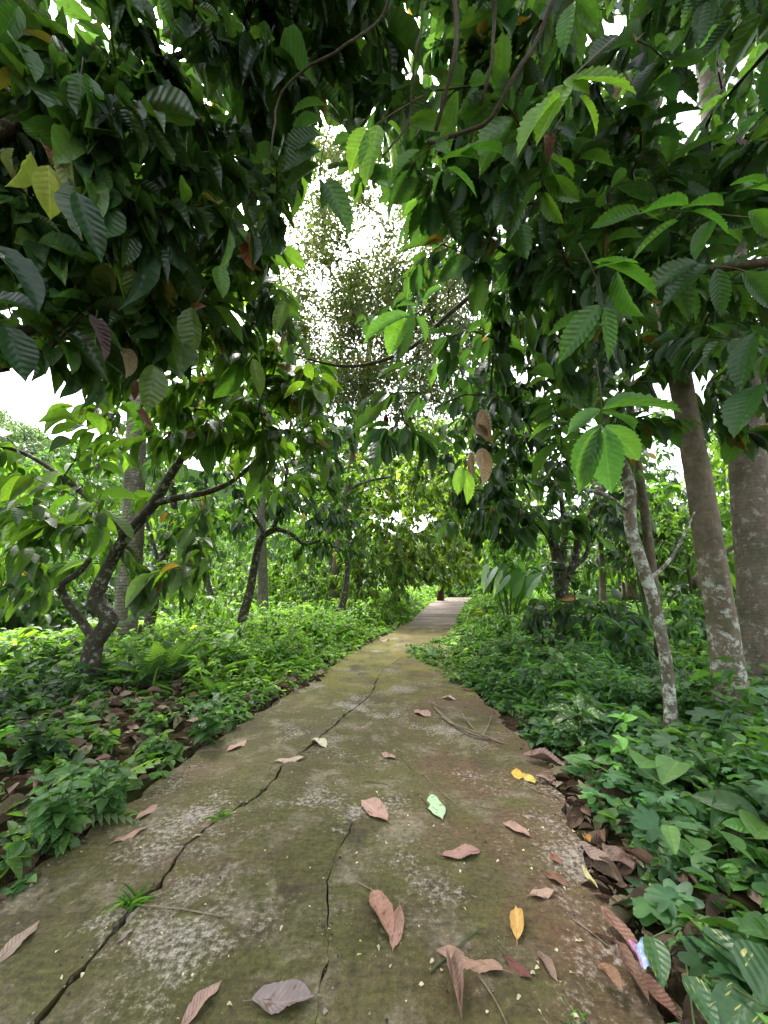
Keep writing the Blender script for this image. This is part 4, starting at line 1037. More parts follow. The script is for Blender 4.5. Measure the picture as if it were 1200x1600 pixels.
broad_plant('banana_plant', 'small banana plant with upright pale leaves behind the leaning cacao', 'plant', g, [((345, 965), (343, 925), 11.5, .3, (.13, .22, .09)), ((350, 968), (385, 945), 11.5, .25, (.2, .28, .2)), ((352, 970), (370, 960), 11.4, .3, (.2, .28, .2)), ((340, 968), (322, 948), 11.5, .3, (.12, .2, .07))], C_LIGHT, T_BIG, r=.015)
g = gbase(atY(1000, 900, 11))
broad_plant('banana_plant', 'banana plant with broad grey green leaves behind the slim whitish tree', 'plant', g, [((960, 870), (930, 830), 11, .35, (.07, .15, .06)), ((985, 850), (975, 800), 11, .4, (.09, .19, .08)), ((1010, 850), (1040, 800), 11, .35, (.1, .2, .1)), ((1060, 790), (1085, 820), 11, .4, (.2, .28, .22)), ((1000, 860), (1050, 855), 11, .3, (.09, .17, .06))], C_LIGHT, T_BIG, r=.02)
g = gbase(atY(-10, 975, 9))
root = empty('young_palm', g, 'dry yellowish palm frond hanging at the left edge', 'plant')
frond(root, atY(-40, 905, 9), -.2, .2, 1.2, .4, cf(((.3, .25, .1), (.4, .33, .16))), droop=1.0, nleaf=34)

# ================================================================== UNDERGROWTH (uncountable)
def scatter(n, xr, yr, dens):
    out = []
    tot = 0
    while tot < n:
        m = n * 3
        y = yr[0] + (yr[1] - yr[0]) * rng.random(m) ** 1.0
        s = rng.random(m); x = xr[0](y) + (xr[1](y) - xr[0](y)) * s
        k = rng.random(m) < dens(x, y)
        out.append(np.stack([x[k], y[k]], 1)); tot += k.sum()
    return np.concatenate(out)[:n]
def plants(mb, xy, h, k, L, tm, pair, wr=.55, tilt=.55, py=.15, jit=.28, stems=True, dead=0.0, colxy=None):
    n = len(xy); z = H(xy[:, 0], xy[:, 1])
    hh = h(xy) * rng.uniform(.55, 1.25, n) * (.55 + .95 * sstep(-1.0, 1.1, wob(xy[:, 0] + 1.7, xy[:, 1] - 2.3, 1.9)))
    lean = rng.normal(0, .18, (n, 2))
    ii = np.repeat(np.arange(n), k); m = len(ii)
    t = np.clip(rng.beta(2.2, 1.1, m), .12, 1)
    pos = np.stack([xy[ii, 0] + lean[ii, 0] * hh[ii] * t, xy[ii, 1] + lean[ii, 1] * hh[ii] * t, z[ii] + hh[ii] * t], 1)
    az = rng.uniform(0, 2 * math.pi, m)
    d = np.stack([np.cos(az), np.sin(az), rng.normal(.05, tilt * .7, m)], 1)
    up = np.stack([rng.normal(0, .3, m), rng.normal(0, .3, m), np.ones(m)], 1)
    sc = np.exp(rng.normal(0, .28, n))[ii] * np.exp(rng.normal(0, .18, m))
    ln = L * sc
    c = leafcol(m, pair[0], pair[1], py, .16, dead) * np.exp(rng.normal(0, jit, n))[ii][:, None]
    put(mb, tm, pos, d, up, ln, ln * wr, np.clip(c, .004, .5))
    if stems:
        a = np.stack([xy[:, 0], xy[:, 1], z - .02], 1); b_ = np.stack([xy[:, 0] + lean[:, 0] * hh, xy[:, 1] + lean[:, 1] * hh, z + hh], 1)
        w = .0025
        v = np.stack([a + [w, 0, 0], a + [-w, 0, 0], a + [0, w * 1.5, 0], b_], 1).reshape(-1, 3)
        o = np.arange(n)[:, None] * 4
        f = np.concatenate([o + [0, 1, 3], o + [1, 2, 3], o + [2, 0, 3]])
        mb.add(v, None, f, None, np.tile([.08, .11, .035], (len(v), 1)))
clump = lambda x, y: sstep(-.9, .7, wob(x, y, 1.1))
pl_ = lambda y: path_l(y); pr_ = lambda y: path_r(y)

W1 = ((.045, .115, .03), (.12, .21, .045)); W2 = ((.08, .18, .035), (.19, .30, .055)); W3 = ((.042, .11, .042), (.095, .19, .06)); WD = ((.022, .06, .022), (.06, .12, .035))
mb = MB()
# left, near: dark broad weeds behind the litter strip
dl = lambda x, y: path_l(y) - x
xy = scatter(1500, (lambda y: pl_(y) - 5.5, lambda y: pl_(y) - .6), (1.0, 6.5), lambda x, y: sstep(1.35, 2.4, dl(x, y)) * (.45 + .55 * clump(x, y)))
plants(mb, xy, lambda q: .14 + .16 * sstep(1.4, 3, dl(q[:, 0], q[:, 1])), 8, .10, T_OVATE_HI, WD, .5, py=.25)
xy = scatter(600, (lambda y: pl_(y) - 2.0, lambda y: pl_(y) + .0), (1.5, 6.0), lambda x, y: .2 + .8 * clump(x * 1.7, y * 1.7))
plants(mb, xy, lambda q: .10 + 0 * q[:, 0], 7, .075, T_OVATE_HI, W1, .55, py=.2)
# left bank further up: bright
xy = scatter(5200, (lambda y: pl_(y) - 5.5, lambda y: pl_(y) + .02), (5.0, 14.0), lambda x, y: sstep(5.0, 6.6, y + .25 * dl(x, y)) * (.35 + .65 * clump(x, y)))
plants(mb, xy, lambda q: .10 + .26 * sstep(.1, 1.2, dl(q[:, 0], q[:, 1])), 9, .085, T_OVATE, W2, .5, py=.25)
xy = scatter(3600, (lambda y: pl_(y) - 7, lambda y: pl_(y) + .1), (13.0, 31.0), lambda x, y: .5 + .5 * clump(x, y))
plants(mb, xy, lambda q: .12 + .34 * sstep(.1, 1.2, dl(q[:, 0], q[:, 1])), 9, .14, T_FAR, W2, .55, py=.3, stems=False)
xy = scatter(2200, (lambda y: pl_(y) - 16, lambda y: pl_(y) - 5), (4.0, 22.0), lambda x, y: .4 + .6 * clump(x, y))
plants(mb, xy, lambda q: .35 + 0 * q[:, 0], 10, .17, T_FAR, W2, .55, py=.3, stems=False)
# right verge
dr = lambda x, y: x - path_r(y)
xy = scatter(2500, (lambda y: pr_(y) - .28, lambda y: pr_(y) + 3.2), (3.6, 7.2), lambda x, y: sstep(-.3 * sstep(5, 6.3, y) , .25, dr(x, y)) * (.4 + .6 * clump(x, y)))
plants(mb, xy, lambda q: .10 + .24 * sstep(.0, 1.0, dr(q[:, 0], q[:, 1])), 9, .075, T_OVATE, W3, .48, py=.2)
spill = lambda y: 1.0 * np.exp(-((y - 9.2) / 1.9) ** 2)
xy = scatter(3400, (lambda y: pr_(y) - 1.2, lambda y: pr_(y) + 3.5), (6.0, 12), lambda x, y: sstep(-.25, .2, dr(x, y) + spill(y)) * (.35 + .65 * clump(x, y)))
plants(mb, xy, lambda q: .10 + .26 * sstep(-.2, 1.0, dr(q[:, 0], q[:, 1])), 9, .08, T_OVATE, ((.05, .12, .03), (.13, .22, .045)), .5, py=.25)
xy = scatter(3800, (lambda y: pr_(y) - .1, lambda y: pr_(y) + 6), (10, 31.0), lambda x, y: .5 + .5 * clump(x, y))
plants(mb, xy, lambda q: .14 + .28 * sstep(.1, 1.2, dr(q[:, 0], q[:, 1])), 9, .13, T_FAR, W2, .55, py=.3, stems=False)
xy = scatter(2600, (lambda y: pr_(y) + 3, lambda y: pr_(y) + 13), (3.5, 22.0), lambda x, y: .4 + .6 * clump(x, y))
plants(mb, xy, lambda q: .28 + 0 * q[:, 0], 9, .14, T_FAR, W2, .55, py=.25, stems=False)
# beyond the end of the path
xy = scatter(2200, (lambda y: path_l(y) - 9, lambda y: path_r(y) + 9), (30.5, 44.0), lambda x, y: .6 + .4 * clump(x, y))
plants(mb, xy, lambda q: .55 + 0 * q[:, 0], 9, .24, T_FAR, W1, .55, py=.3, stems=False)
tag(mb.build('weeds', M_WEED), kind='stuff')

mb = MB()   # vine ground cover close by on the right
bare = G(1150, 1420)
near = lambda x, y: sstep(.08, .42, dr(x, y)) * (.3 + .7 * clump(x * 1.3, y * 1.3)) * (1 - .92 * np.exp(-((x - bare[0]) ** 2 + (y - bare[1]) ** 2) / .05))
box = (lambda y: pr_(y) + .08, lambda y: pr_(y) + 2.9)
xy = scatter(430, box, (.7, 4.3), near); plants(mb, xy, lambda q: .15 + .17 * sstep(.3, 1.2, dr(q[:, 0], q[:, 1])), 4, .145, T_PALM5, ((.046, .12, .05), (.085, .18, .06)), 1.0, tilt=.35, jit=.25)
xy = scatter(1250, box, (.7, 4.6), near); plants(mb, xy, lambda q: .10 + .2 * sstep(.2, 1.2, dr(q[:, 0], q[:, 1])), 6, .075, T_OVATE_HI, ((.065, .165, .035), (.13, .25, .055)), .68, tilt=.4, jit=.25)
xy = scatter(240, box, (.7, 4.0), near); plants(mb, xy, lambda q: .10 + .14 * sstep(.2, 1.2, dr(q[:, 0], q[:, 1])), 4, .085, T_HEART, W3, .95, tilt=.4, jit=.2)
xy = scatter(300, box, (.9, 5.0), near); plants(mb, xy, lambda q: .16 + .14 * sstep(.2, 1.2, dr(q[:, 0], q[:, 1])), 5, .12, T_OVATE_HI, ((.035, .095, .03), (.07, .16, .04)), .36, tilt=.5, jit=.2)
xy = scatter(700, (lambda y: pr_(y) + 2, lambda y: pr_(y) + 5), (1, 6), lambda x, y: .5 + .5 * clump(x, y)); plants(mb, xy, lambda q: .25 + 0 * q[:, 0], 6, .13, T_PALM5 + T_OVATE, W3, .7, tilt=.4, jit=.25)
xy = scatter(170, (lambda y: pr_(y) + .6, lambda y: pr_(y) + 4), (2.2, 9), lambda x, y: clump(x * 1.2 + 2, y * 1.2)); plants(mb, xy, lambda q: .55 + 0 * q[:, 0], 16, .13, T_LANCE, ((.04, .11, .035), (.09, .19, .045)), .3, tilt=.6, jit=.3)
xy = scatter(150, (lambda y: pr_(y) + .5, lambda y: pr_(y) + 4), (3.0, 10), lambda x, y: clump(x * 1.2 - 2, y * 1.2 + 1)); plants(mb, xy, lambda q: .5 + 0 * q[:, 0], 14, .10, T_OVATE, ((.055, .14, .035), (.13, .24, .05)), .6, tilt=.5, jit=.3)
tag(mb.build('ground_vines', M_WEED), kind='stuff')

mb = MB()   # grass blades and fern fringes
xy = scatter(380, (lambda y: pr_(y) + .3, lambda y: pr_(y) + 2.8), (3.8, 7.5), lambda x, y: clump(x * 1.5, y * 1.5))
plants(mb, xy, lambda q: .12 + 0 * q[:, 0], 4, .2, T_GRASS, ((.045, .11, .04), (.09, .18, .06)), .045, tilt=1.4, stems=False)
xy = scatter(130, (lambda y: pl_(y) - 4, lambda y: pl_(y) - .4), (4.5, 12), lambda x, y: clump(x * 1.2 - 2, y * 1.2 + 1)); plants(mb, xy, lambda q: .5 + 0 * q[:, 0], 14, .11, T_LANCE, W2, .34, tilt=.6, jit=.3)
xy = scatter(450, (lambda y: pl_(y) - 4, lambda y: pl_(y) - .3), (5.0, 12), lambda x, y: clump(x * 1.5, y * 1.5))
plants(mb, xy, lambda q: .05 + 0 * q[:, 0], 5, .3, T_GRASS, ((.07, .15, .03), (.14, .24, .05)), .045, tilt=1.4, stems=False)
tag(mb.build('grass', M_WEED), kind='stuff')

mb = MB()   # brown leaf litter
def litter(n, xr, yr, dens, L, cols, lift=.02):
    xy = scatter(n, xr, yr, dens); m = len(xy); z = H(xy[:, 0], xy[:, 1])
    az = rng.uniform(0, 2 * math.pi, m); d = np.stack([np.cos(az), np.sin(az), rng.normal(0, .10, m)], 1)
    up = np.stack([rng.normal(0, .25, m), rng.normal(0, .25, m), np.ones(m)], 1)
    ln = L * rng.uniform(.5, 1.25, m)
    c = np.array(cols)[rng.integers(0, len(cols), m)] * np.exp(rng.normal(0, .3, (m, 1)))
    tm = [blade(10, 2, 'cacao', f, dp, corr=.8, nv=4, wave=.03, seed=s, twist=tw) for s, (f, dp, tw) in enumerate(((.18, .12, .3), (.35, -.12, -.4), (.1, .18, .5), (-.25, .1, -.2), (.55, .1, .2)))]
    put(mb, tm, np.stack([xy[:, 0], xy[:, 1], z + lift + rng.random(m) * .03], 1), d, up, ln, ln * rng.uniform(.28, .42, m), c)
BR = [(.15, .085, .058), (.20, .125, .09), (.09, .055, .036), (.25, .18, .135), (.065, .042, .028), (.28, .21, .15), (.13, .09, .06), (.17, .14, .08)]
litter(680, (lambda y: pl_(y) - 2.3, lambda y: pl_(y) + .06), (1.2, 6.4), lambda x, y: (.35 + .65 * clump(x + 3, y)) , .2, BR, .012)
litter(260, (lambda y: pl_(y) - .25, lambda y: pl_(y) + .12), (5.5, 13), lambda x, y: clump(x + 3, y), .17, BR)
litter(230, (lambda y: pr_(y) - .03, lambda y: pr_(y) + .36), (.5, 3.4), lambda x, y: 1.0 + 0 * x, .17, BR, .01)
litter(420, (lambda y: pr_(y) - .22, lambda y: pr_(y) + .25), (.7, 3.6), lambda x, y: sstep(-.22, .1, x - path_r(y)), .045, BR + [(.45, .36, .22)], .008)
litter(500, (lambda y: pl_(y) - 1.4, lambda y: pl_(y) + .10), (1.2, 7), lambda x, y: sstep(-.1, .15, path_l(y) - x), .05, BR + [(.45, .36, .22)], .008)
litter(420, (lambda y: pr_(y) + .2, lambda y: pr_(y) + 2.6), (.5, 5.0), lambda x, y: .3 + .7 * clump(x - 2, y), .2, BR[2:5])
litter(60, (lambda y: pr_(y) - .15, lambda y: pr_(y) + .2), (3.4, 9.0), lambda x, y: clump(x - 2, y), .18, BR)
tag(mb.build('leaf_litter', M_DEAD), kind='stuff')

# ================================================================== SINGLE PLANTS
def leafy(name, label, u, v, h, stems, L, tm, pair, wr=.55, n=9, cat='plant', group=None, mat=None, spread=.35, at=None, opposite=True):
    p = np.array(at) if at is not None else G(u, v); z = float(H(p[0], p[1]))
    root = empty(name, (p[0], p[1], z), label, cat, group)
    sm = MB(); lm = MB(); b0 = np.array([p[0], p[1], z])
    for s in range(stems):
        az = rng.uniform(0, 6.28); o = np.array([math.cos(az), math.sin(az), 0])
        hh = h * rng.uniform(.6, 1.1); st = b0 + o * rng.uniform(0, .06)
        pts, rr = resample([(st - [0, 0, .03], .004), (st + o * spread * hh * .4 + [0, 0, hh * .5], .0035), (st + o * spread * hh + [0, 0, hh], .002)], .03)
        tube(sm, pts, rr, 5, col=(.09, .12, .04))
        k = max(3, int(n * hh / h)); t = np.linspace(.25, 1, k); pos = np.stack([np.interp(t, np.linspace(0, 1, len(pts)), pts[:, a]) for a in range(3)], 1)
        for sg in (0, math.pi):
            a2 = np.arange(k) * 1.57 + sg + az; d = np.stack([np.cos(a2), np.sin(a2), rng.normal(.15, .25, k)], 1)
            ln = L * rng.uniform(.7, 1.15, k) * (.75 + .4 * np.sin(math.pi * np.linspace(.15, .95, k)))
            put(lm, tm, pos, d, np.tile([0, 0, 1.], (k, 1)) + rng.normal(0, .2, (k, 3)), ln, ln * wr, leafcol(k, *pair, .1, .16))
    sm.build('stem', M_STEM, root); lm.build('foliage', mat or M_WEED, root)
    return root
LP = ((.045, .12, .035), (.10, .2, .05))
leafy('weed_plant', 'leafy green weed leaning over the left edge of the concrete near the two pink leaves', 85, 1330, .34, 9, .10, T_OVATE_HI, LP, .58, group='weeds beside the path')
leafy('weed_plant', 'tall upright weed at the path edge with litter around it', 318, 1165, .40, 6, .12, T_OVATE_HI, LP, .6, group='weeds beside the path')
leafy('weed_plant', 'dense green weed beside the fern at the left edge of the concrete', 165, 1275, .24, 8, .09, T_OVATE_HI, LP, .6, group='weeds beside the path')
leafy('weed_plant', 'low small leaved weed in the litter left of the path', 250, 1185, .16, 7, .06, T_OVATE_HI, W1, .6, group='weeds beside the path')
leafy('weed_plant', 'dark broad leaved weed at the foot of the crooked cacao tree', 60, 1200, .3, 6, .14, T_OVATE_HI, WD, .5, group='weeds beside the path')
leafy('weed_plant', 'single bright weed at the bottom left corner beside the concrete', 5, 1400, .10, 3, .08, T_OVATE_HI, LP, .7, group='weeds beside the path')
leafy('croton_shrub', 'dark glossy shrub with long upright leaves right of the many stemmed cacao', 925, 1010, .9, 12, .26, T_OVATE_HI, ((.035, .085, .03), (.08, .16, .045)), .36, mat=M_LEAF, cat='shrub')
leafy('croton_shrub', 'dark green shrub with broad leaves at the foot of the many stemmed cacao', 850, 1005, .75, 11, .24, T_OVATE_HI, ((.04, .10, .02), (.10, .18, .035)), .36, mat=M_LEAF, cat='shrub')
def fern(u, v, n, L, label, pair=W1, tm=T_FERN, name='fern', at=None, el=.85):
    L = L * 1.25
    p = np.array(at) if at is not None else G(u, v); z = float(H(p[0], p[1])); root = empty(name, (p[0], p[1], z), label, 'fern', 'ferns in the left verge')
    for k in range(n):
        az = k * 6.283 / n + rng.uniform(-.3, .3); e = el + rng.uniform(-.25, .35)
        mb = MB(); d = np.array([[math.cos(az) * math.cos(e), math.sin(az) * math.cos(e), math.sin(e)]])
        l = L * rng.uniform(.7, 1.15)
        put(mb, tm, np.array([[p[0], p[1], z]]), d, np.array([[0, 0, 1.]]) + rng.normal(0, .1, (1, 3)), np.array([l]), np.array([l]), leafcol(1, *pair, .1, .1))
        mb.build('frond', M_WEED, root)
fern(252, 1065, 9, .62, 'large feathery fern just right of the crooked cacao trunk')
fern(318, 1050, 8, .55, 'feathery fern in the left verge below the leaning cacao tree')
fern(215, 1075, 7, .5, 'low fern touching the foot of the crooked cacao tree', WD)
fern(420, 1035, 8, .5, 'grey green fern at the left edge of the path below the leaning cacao', ((.06, .12, .05), (.1, .17, .07)))
fern(95, 1285, 5, .36, 'pale fern with stiff fronds behind the leafy weed at the near left edge', ((.10, .17, .08), (.14, .22, .1)), el=.35)
fern(165, 1235, 4, .32, 'small fern with paired oval leaflets among the dead leaves on the left', ((.09, .19, .04), (.14, .25, .05)), T_COMP, el=.4)
fern(345, 1090, 6, .34, 'small fern between the tall upright weed and the leaning cacao', W1)
M_VAR = leaf_mat('variegated_leaf', trans=.3, rough=.4, veins=7, vein_amt=.3)
nt = M_VAR.node_tree   # cream blotches that belong to these leaves
pr = [n for n in nt.nodes if n.type == 'BSDF_PRINCIPLED'][0]; src = pr.inputs['Base Color'].links[0].from_socket
tc = N(nt, 'ShaderNodeTexCoord'); vo = N(nt, 'ShaderNodeTexNoise', Scale=38.0, Detail=2.0); nt.links.new(tc.outputs['Object'], vo.inputs['Vector'])
kr = ramp(nt, [(.56, (0, 0, 0)), (.60, (1, 1, 1))]); nt.links.new(vo.outputs['Fac'], kr.inputs[0])
nt.links.new(mixc(nt, kr.outputs[0], src, (.55, .60, .25)), pr.inputs['Base Color'])
leafy('dumb_cane_plant', 'cream speckled dumb cane, tallest of the three in the right verge', 925, 1120, .62, 4, .28, T_OVATE_HI, W3, .36, mat=M_VAR, group='variegated dumb canes', n=5)
leafy('dumb_cane_plant', 'cream speckled dumb cane in front of the tallest one, low by the vines', 905, 1165, .46, 4, .24, T_OVATE_HI, W3, .4, mat=M_VAR, group='variegated dumb canes', n=4)
leafy('dumb_cane_plant', 'cream speckled dumb cane right of the tallest one, towards the slim tree', 965, 1130, .46, 4, .24, T_OVATE_HI, W3, .4, mat=M_VAR, group='variegated dumb canes', n=4)
def bigcover(label, leaves, name='pothos_plant', mat=None, pair=W3, ls=1.0):
    a0 = leaves[0][0]; p = G(*a0); root = empty(name, (p[0], p[1], float(H(p[0], p[1]))), label, 'plant', 'broad leaved plants at the near right')
    for (a, b_, w, hgt) in leaves:
        q0 = G(*a, zoff=hgt); q1 = G(*b_, zoff=hgt - .02)
        mb = MB(); d = q1 - q0; L = np.linalg.norm(d)
        L = L * ls; put(mb, T_BIGN, q0[None], d[None], np.array([[rng.normal(0, .15), -.25, 1.]]), np.array([L]), np.array([L * w]), leafcol(1, *pair, .1, .1))
        tube(mb, [np.array(root.location), (np.array(root.location) + q0) / 2 + [0, 0, .03], q0], [.004, .004, .003], 6, col=(.1, .14, .05))
        mb.build('leaf', mat or M_VAR2, root)
T_BIGN = [blade(14, 3, 'ovate', .25, .12, wave=.012, seed=2)]
M_VAR2 = leaf_mat('pothos_leaf', trans=.28, rough=.35, veins=7, vein_amt=.25)
nt = M_VAR2.node_tree
pr = [n for n in nt.nodes if n.type == 'BSDF_PRINCIPLED'][0]; src = pr.inputs['Base Color'].links[0].from_socket
tc = N(nt, 'ShaderNodeTexCoord'); uvn = N(nt, 'ShaderNodeUVMap', uv_map='UVMap'); vo = N(nt, 'ShaderNodeTexNoise', Scale=3.0, Detail=3.0)
mp = N(nt, 'ShaderNodeMapping'); mp.inputs['Scale'].default_value = (5, .9, 1); nt.links.new(uvn.outputs[0], mp.inputs['Vector'])
ad = N(nt, 'ShaderNodeVectorMath'); ad.operation = 'ADD'; nt.links.new(mp.outputs[0], ad.inputs[0]); nt.links.new(tc.outputs['Object'], ad.inputs[1]); nt.links.new(ad.outputs[0], vo.inputs['Vector'])
kr = ramp(nt, [(.64, (0, 0, 0)), (.67, (1, 1, 1))]); nt.links.new(vo.outputs['Fac'], kr.inputs[0])
nt.links.new(mixc(nt, kr.outputs[0], src, (.62, .60, .16)), pr.inputs['Base Color'])
bigcover('yellow flecked pothos with broad dark leaves behind the bottom right corner', [((1100, 1455), (1180, 1525), .5, .16), ((1020, 1465), (1035, 1540), .5, .10)])
bigcover('yellow flecked pothos filling the bottom right corner', [((1075, 1525), (1125, 1615), .5, .14), ((1180, 1560), (1110, 1620), .6, .12), ((1190, 1570), (1230, 1480), .6, .18), ((1090, 1640), (1040, 1600), .6, .1)])
bigcover('tall broad leaved plant with plain green leaves below the brown trunk', [((1150, 1330), (1110, 1270), .45, .26), ((1150, 1325), (1200, 1360), .4, .26), ((1045, 1290), (1060, 1350), .45, .24), ((1180, 1310), (1215, 1260), .5, .28), ((1000, 1200), (1025, 1170), .55, .26), ((1060, 1190), (1020, 1230), .55, .26), ((1100, 1180), (1125, 1220), .5, .28), ((1095, 1330), (1080, 1290), .6, .25)], name='broad_leaf_plant', mat=M_WEED, pair=((.065, .165, .035), (.11, .22, .05)), ls=.68)
# dead leaf cluster caught on the shrub, and a curled yellow leaf
def caught(label, u, v, Yc_, n, L, col):
    p = atY(u, v, Yc_); mb = MB()
    d = nrm(rng.normal(0, 1, (n, 3)) + [0, -.3, -.5])
    put(mb, [blade(10, 2, 'cacao', .8, .4, corr=1.3, nv=8, wave=.05, seed=5, twist=.8)], np.tile(p, (n, 1)), d, np.tile([0, -1., .6], (n, 1)) + rng.normal(0, .4, (n, 3)), L * rng.uniform(.7, 1.1, n), L * .4, np.array(col) * rng.uniform(.7, 1.2, (n, 1)))
    o = mb.build('dead_leaf_cluster', M_DEAD, origin=p); tag(o, label, 'dead leaves')
caught('rust red cluster of dead leaves caught on the glossy shrub', 940, 996, 6.6, 8, .24, (.30, .09, .05))
caught('curled yellowish dead leaf hanging beside the many stemmed trunk', 897, 935, 8.2, 2, .3, (.42, .26, .10))

# ================================================================== THINGS ON THE PATH
def fallen(label, a, b_, w, col, curl=.3, lift=.0, twist=None, name='fallen_leaf', group='fallen leaves on the path', fold=.35, zoff=.004, mat=None):
    p = G(*a); q = G(*b_)
    on = path_l(p[1]) <= p[0] <= path_r(p[1])
    z0 = (path_z(p[0], p[1]) if on else float(H(p[0], p[1]))) + zoff + lift
    z1 = (path_z(q[0], q[1]) if path_l(q[1]) <= q[0] <= path_r(q[1]) else float(H(q[0], q[1])) + (.04 if not on else .0)) + zoff + lift
    p[2] = z0; q[2] = z1
    d = q - p; L = np.linalg.norm(d)
    sd = int(rng.integers(1000)); tw = rng.uniform(-.10, .10) if twist is None else twist
    t_ = blade(44, 3, 'cacao', fold * .6, 0.0, corr=.35, nv=11, wave=.02, seed=sd, twist=tw)
    v = t_[0]; v[:, 2] += curl * .22 * (v[:, 1] - .45) ** 2 + .012 * np.sin(v[:, 1] * 7 + sd); v[:, 2] -= v[:, 2].min() * .85
    v[:, 0] += .05 * math.sin(sd) * np.sin(v[:, 1] * math.pi)
    rr_ = np.random.default_rng(sd)
    for sg in (-1, 1):      # ragged, slightly torn margins
        prof_ = 1 + np.interp(v[:, 1], np.linspace(0, 1, 15), rr_.normal(0, .018, 15)) - (.10 * np.exp(-((v[:, 1] - rr_.uniform(.25, .85)) / .03) ** 2) if rr_.random() < .3 else 0)
        k_ = v[:, 0] * sg > 0
        v[k_, 0] *= prof_[k_]
    v[:, 2] += rr_.normal(0, .25) * v[:, 0] ** 2 + .012 * np.sin(v[:, 1] * 9 + sd) * np.abs(v[:, 0]) * 6
    mb = MB(); c = np.array(col) * np.array([.92, 1.04, 1.0])
    put(mb, [t_], p[None], d[None], np.array([[0, 0, 1.]]), np.array([L]), np.array([L * w]), c[None])
    dn = nrm(d); tube(mb, [p - dn * L * .14 + [0, 0, .002], p + dn * L * .03 + [0, 0, .006], p + dn * L * .3 + [0, 0, .006]], [.0022, .002, .001], 5, col=np.array(col) * .7)
    o = mb.build(name, mat or M_DEAD, origin=p); tag(o, label, 'leaf', group)
PK = (.36, .20, .16); MV = (.27, .18, .165); RB = (.22, .09, .06)
for a in [
    ('brown leaf cut off by the left edge of the picture on the pale concrete', (-8, 1505), (62, 1438), .36, (.27, .18, .14)),
    ('pinkish brown leaf at the bottom edge left of the grey mauve leaf', (282, 1610), (346, 1537), .36, (.34, .20, .165)),
    ('broad grey mauve leaf lying at the bottom centre', (393, 1568), (494, 1566), .40, (.22, .155, .15)),
    ('pink leaf near the left edge of the concrete, upper of two', (213, 1283), (247, 1258), .40, PK),
    ('pink folded leaf near the left edge of the concrete, lower of two', (178, 1317), (232, 1293), .30, PK),
    ('long pale pink leaf by the main crack in the middle distance', (428, 1194), (479, 1187), .26, (.42, .28, .22)),
    ('pink leaf at the left border beneath the tall weed', (356, 1175), (386, 1158), .42, PK),
    ('small pale leaf touching the main crack', (489, 1157), (510, 1170), .5, (.50, .42, .30)),
    ('pink leaf in the middle of the path with tip pointing left', (605, 1285), (564, 1254), .46, (.38, .21, .17)),
    ('pink ribbed leaf right of the middle of the path', (750, 1331), (687, 1339), .38, (.35, .18, .15)),
    ('small pink leaf near the right border of the concrete', (828, 1308), (786, 1287), .40, PK),
    ('large pink brown leaf of a pair in the foreground, left one', (583, 1398), (614, 1478), .33, (.38, .19, .14)),
    ('narrow pink brown leaf overlapping the right of the pair in the foreground', (624, 1418), (614, 1492), .28, (.37, .19, .15)),
    ('broad brown leaf lying across a rolled leaf near the bottom right', (786, 1522), (682, 1494), .30, (.33, .18, .13)),
    ('dark red brown leaf right of the broad brown leaf', (790, 1500), (832, 1535), .36, (.15, .045, .04)),
    ('yellow orange leaf standing out on the right of the path', (808, 1474), (806, 1420), .33, (.55, .30, .10)),
    ('red brown small leaf near the right rim above the scraps', (860, 1334), (878, 1353), .5, RB),
    ('crumpled red brown leaf near the right rim', (850, 1364), (890, 1386), .45, (.17, .075, .05)),
    ('torn pinkish leaf scrap close to the right rim', (828, 1402), (868, 1393), .4, (.36, .22, .17)),
    ('brown leaf standing half upright near the rim at lower right', (840, 1488), (872, 1536), .32, (.24, .14, .11)),
    ('pink leaf lying left of the bundle of twigs', (648, 1111), (674, 1120), .6, PK),
    ('yellow leaf by the right border, left of two', (806, 1202), (812, 1219), .55, (.60, .36, .06)),
    ('yellow leaf by the right border, right of two', (820, 1210), (836, 1227), .5, (.60, .42, .10)),
    ('small pink leaf in the middle distance, right of centre', (597, 1177), (619, 1187), .45, PK),
    ('pale pink leaf above the twig bundle near the right verge', (690, 1092), (712, 1094), .5, (.5, .38, .30)),
    ('small pale leaf on the path below the pink leaf pair of the left edge', (300, 1310), (316, 1304), .4, (.36, .26, .2)),
    ('brown leaf by the left verge in the far middle distance', (470, 1072), (486, 1068), .5, PK),
    ('small brown leaf on the mossy stretch near the left verge', (596, 1003), (606, 1000), .5, PK),
    ('dark curled leaf lying alone on the far mossy stretch', (692, 984), (704, 982), .5, (.05, .03, .025)),
    ('small mauve leaf scrap near the main crack in the left foreground', (186, 1472), (208, 1452), .4, (.3, .2, .18)),
]:
    fallen(*a, curl=rng.uniform(.05, .6), fold=rng.uniform(.04, .3))
fallen('pale green leaf lying face up in the middle of the path', (673, 1244), (692, 1281), .42, (.36, .46, .28))
fallen('rolled brown leaf pointing at the viewer beneath the broad brown leaf', (704, 1508), (722, 1606), .26, (.34, .20, .16), fold=1.6)
fallen('dark red brown leaf flat at the foot of the vines by the right rim', (722, 1078), (752, 1086), .4, RB)
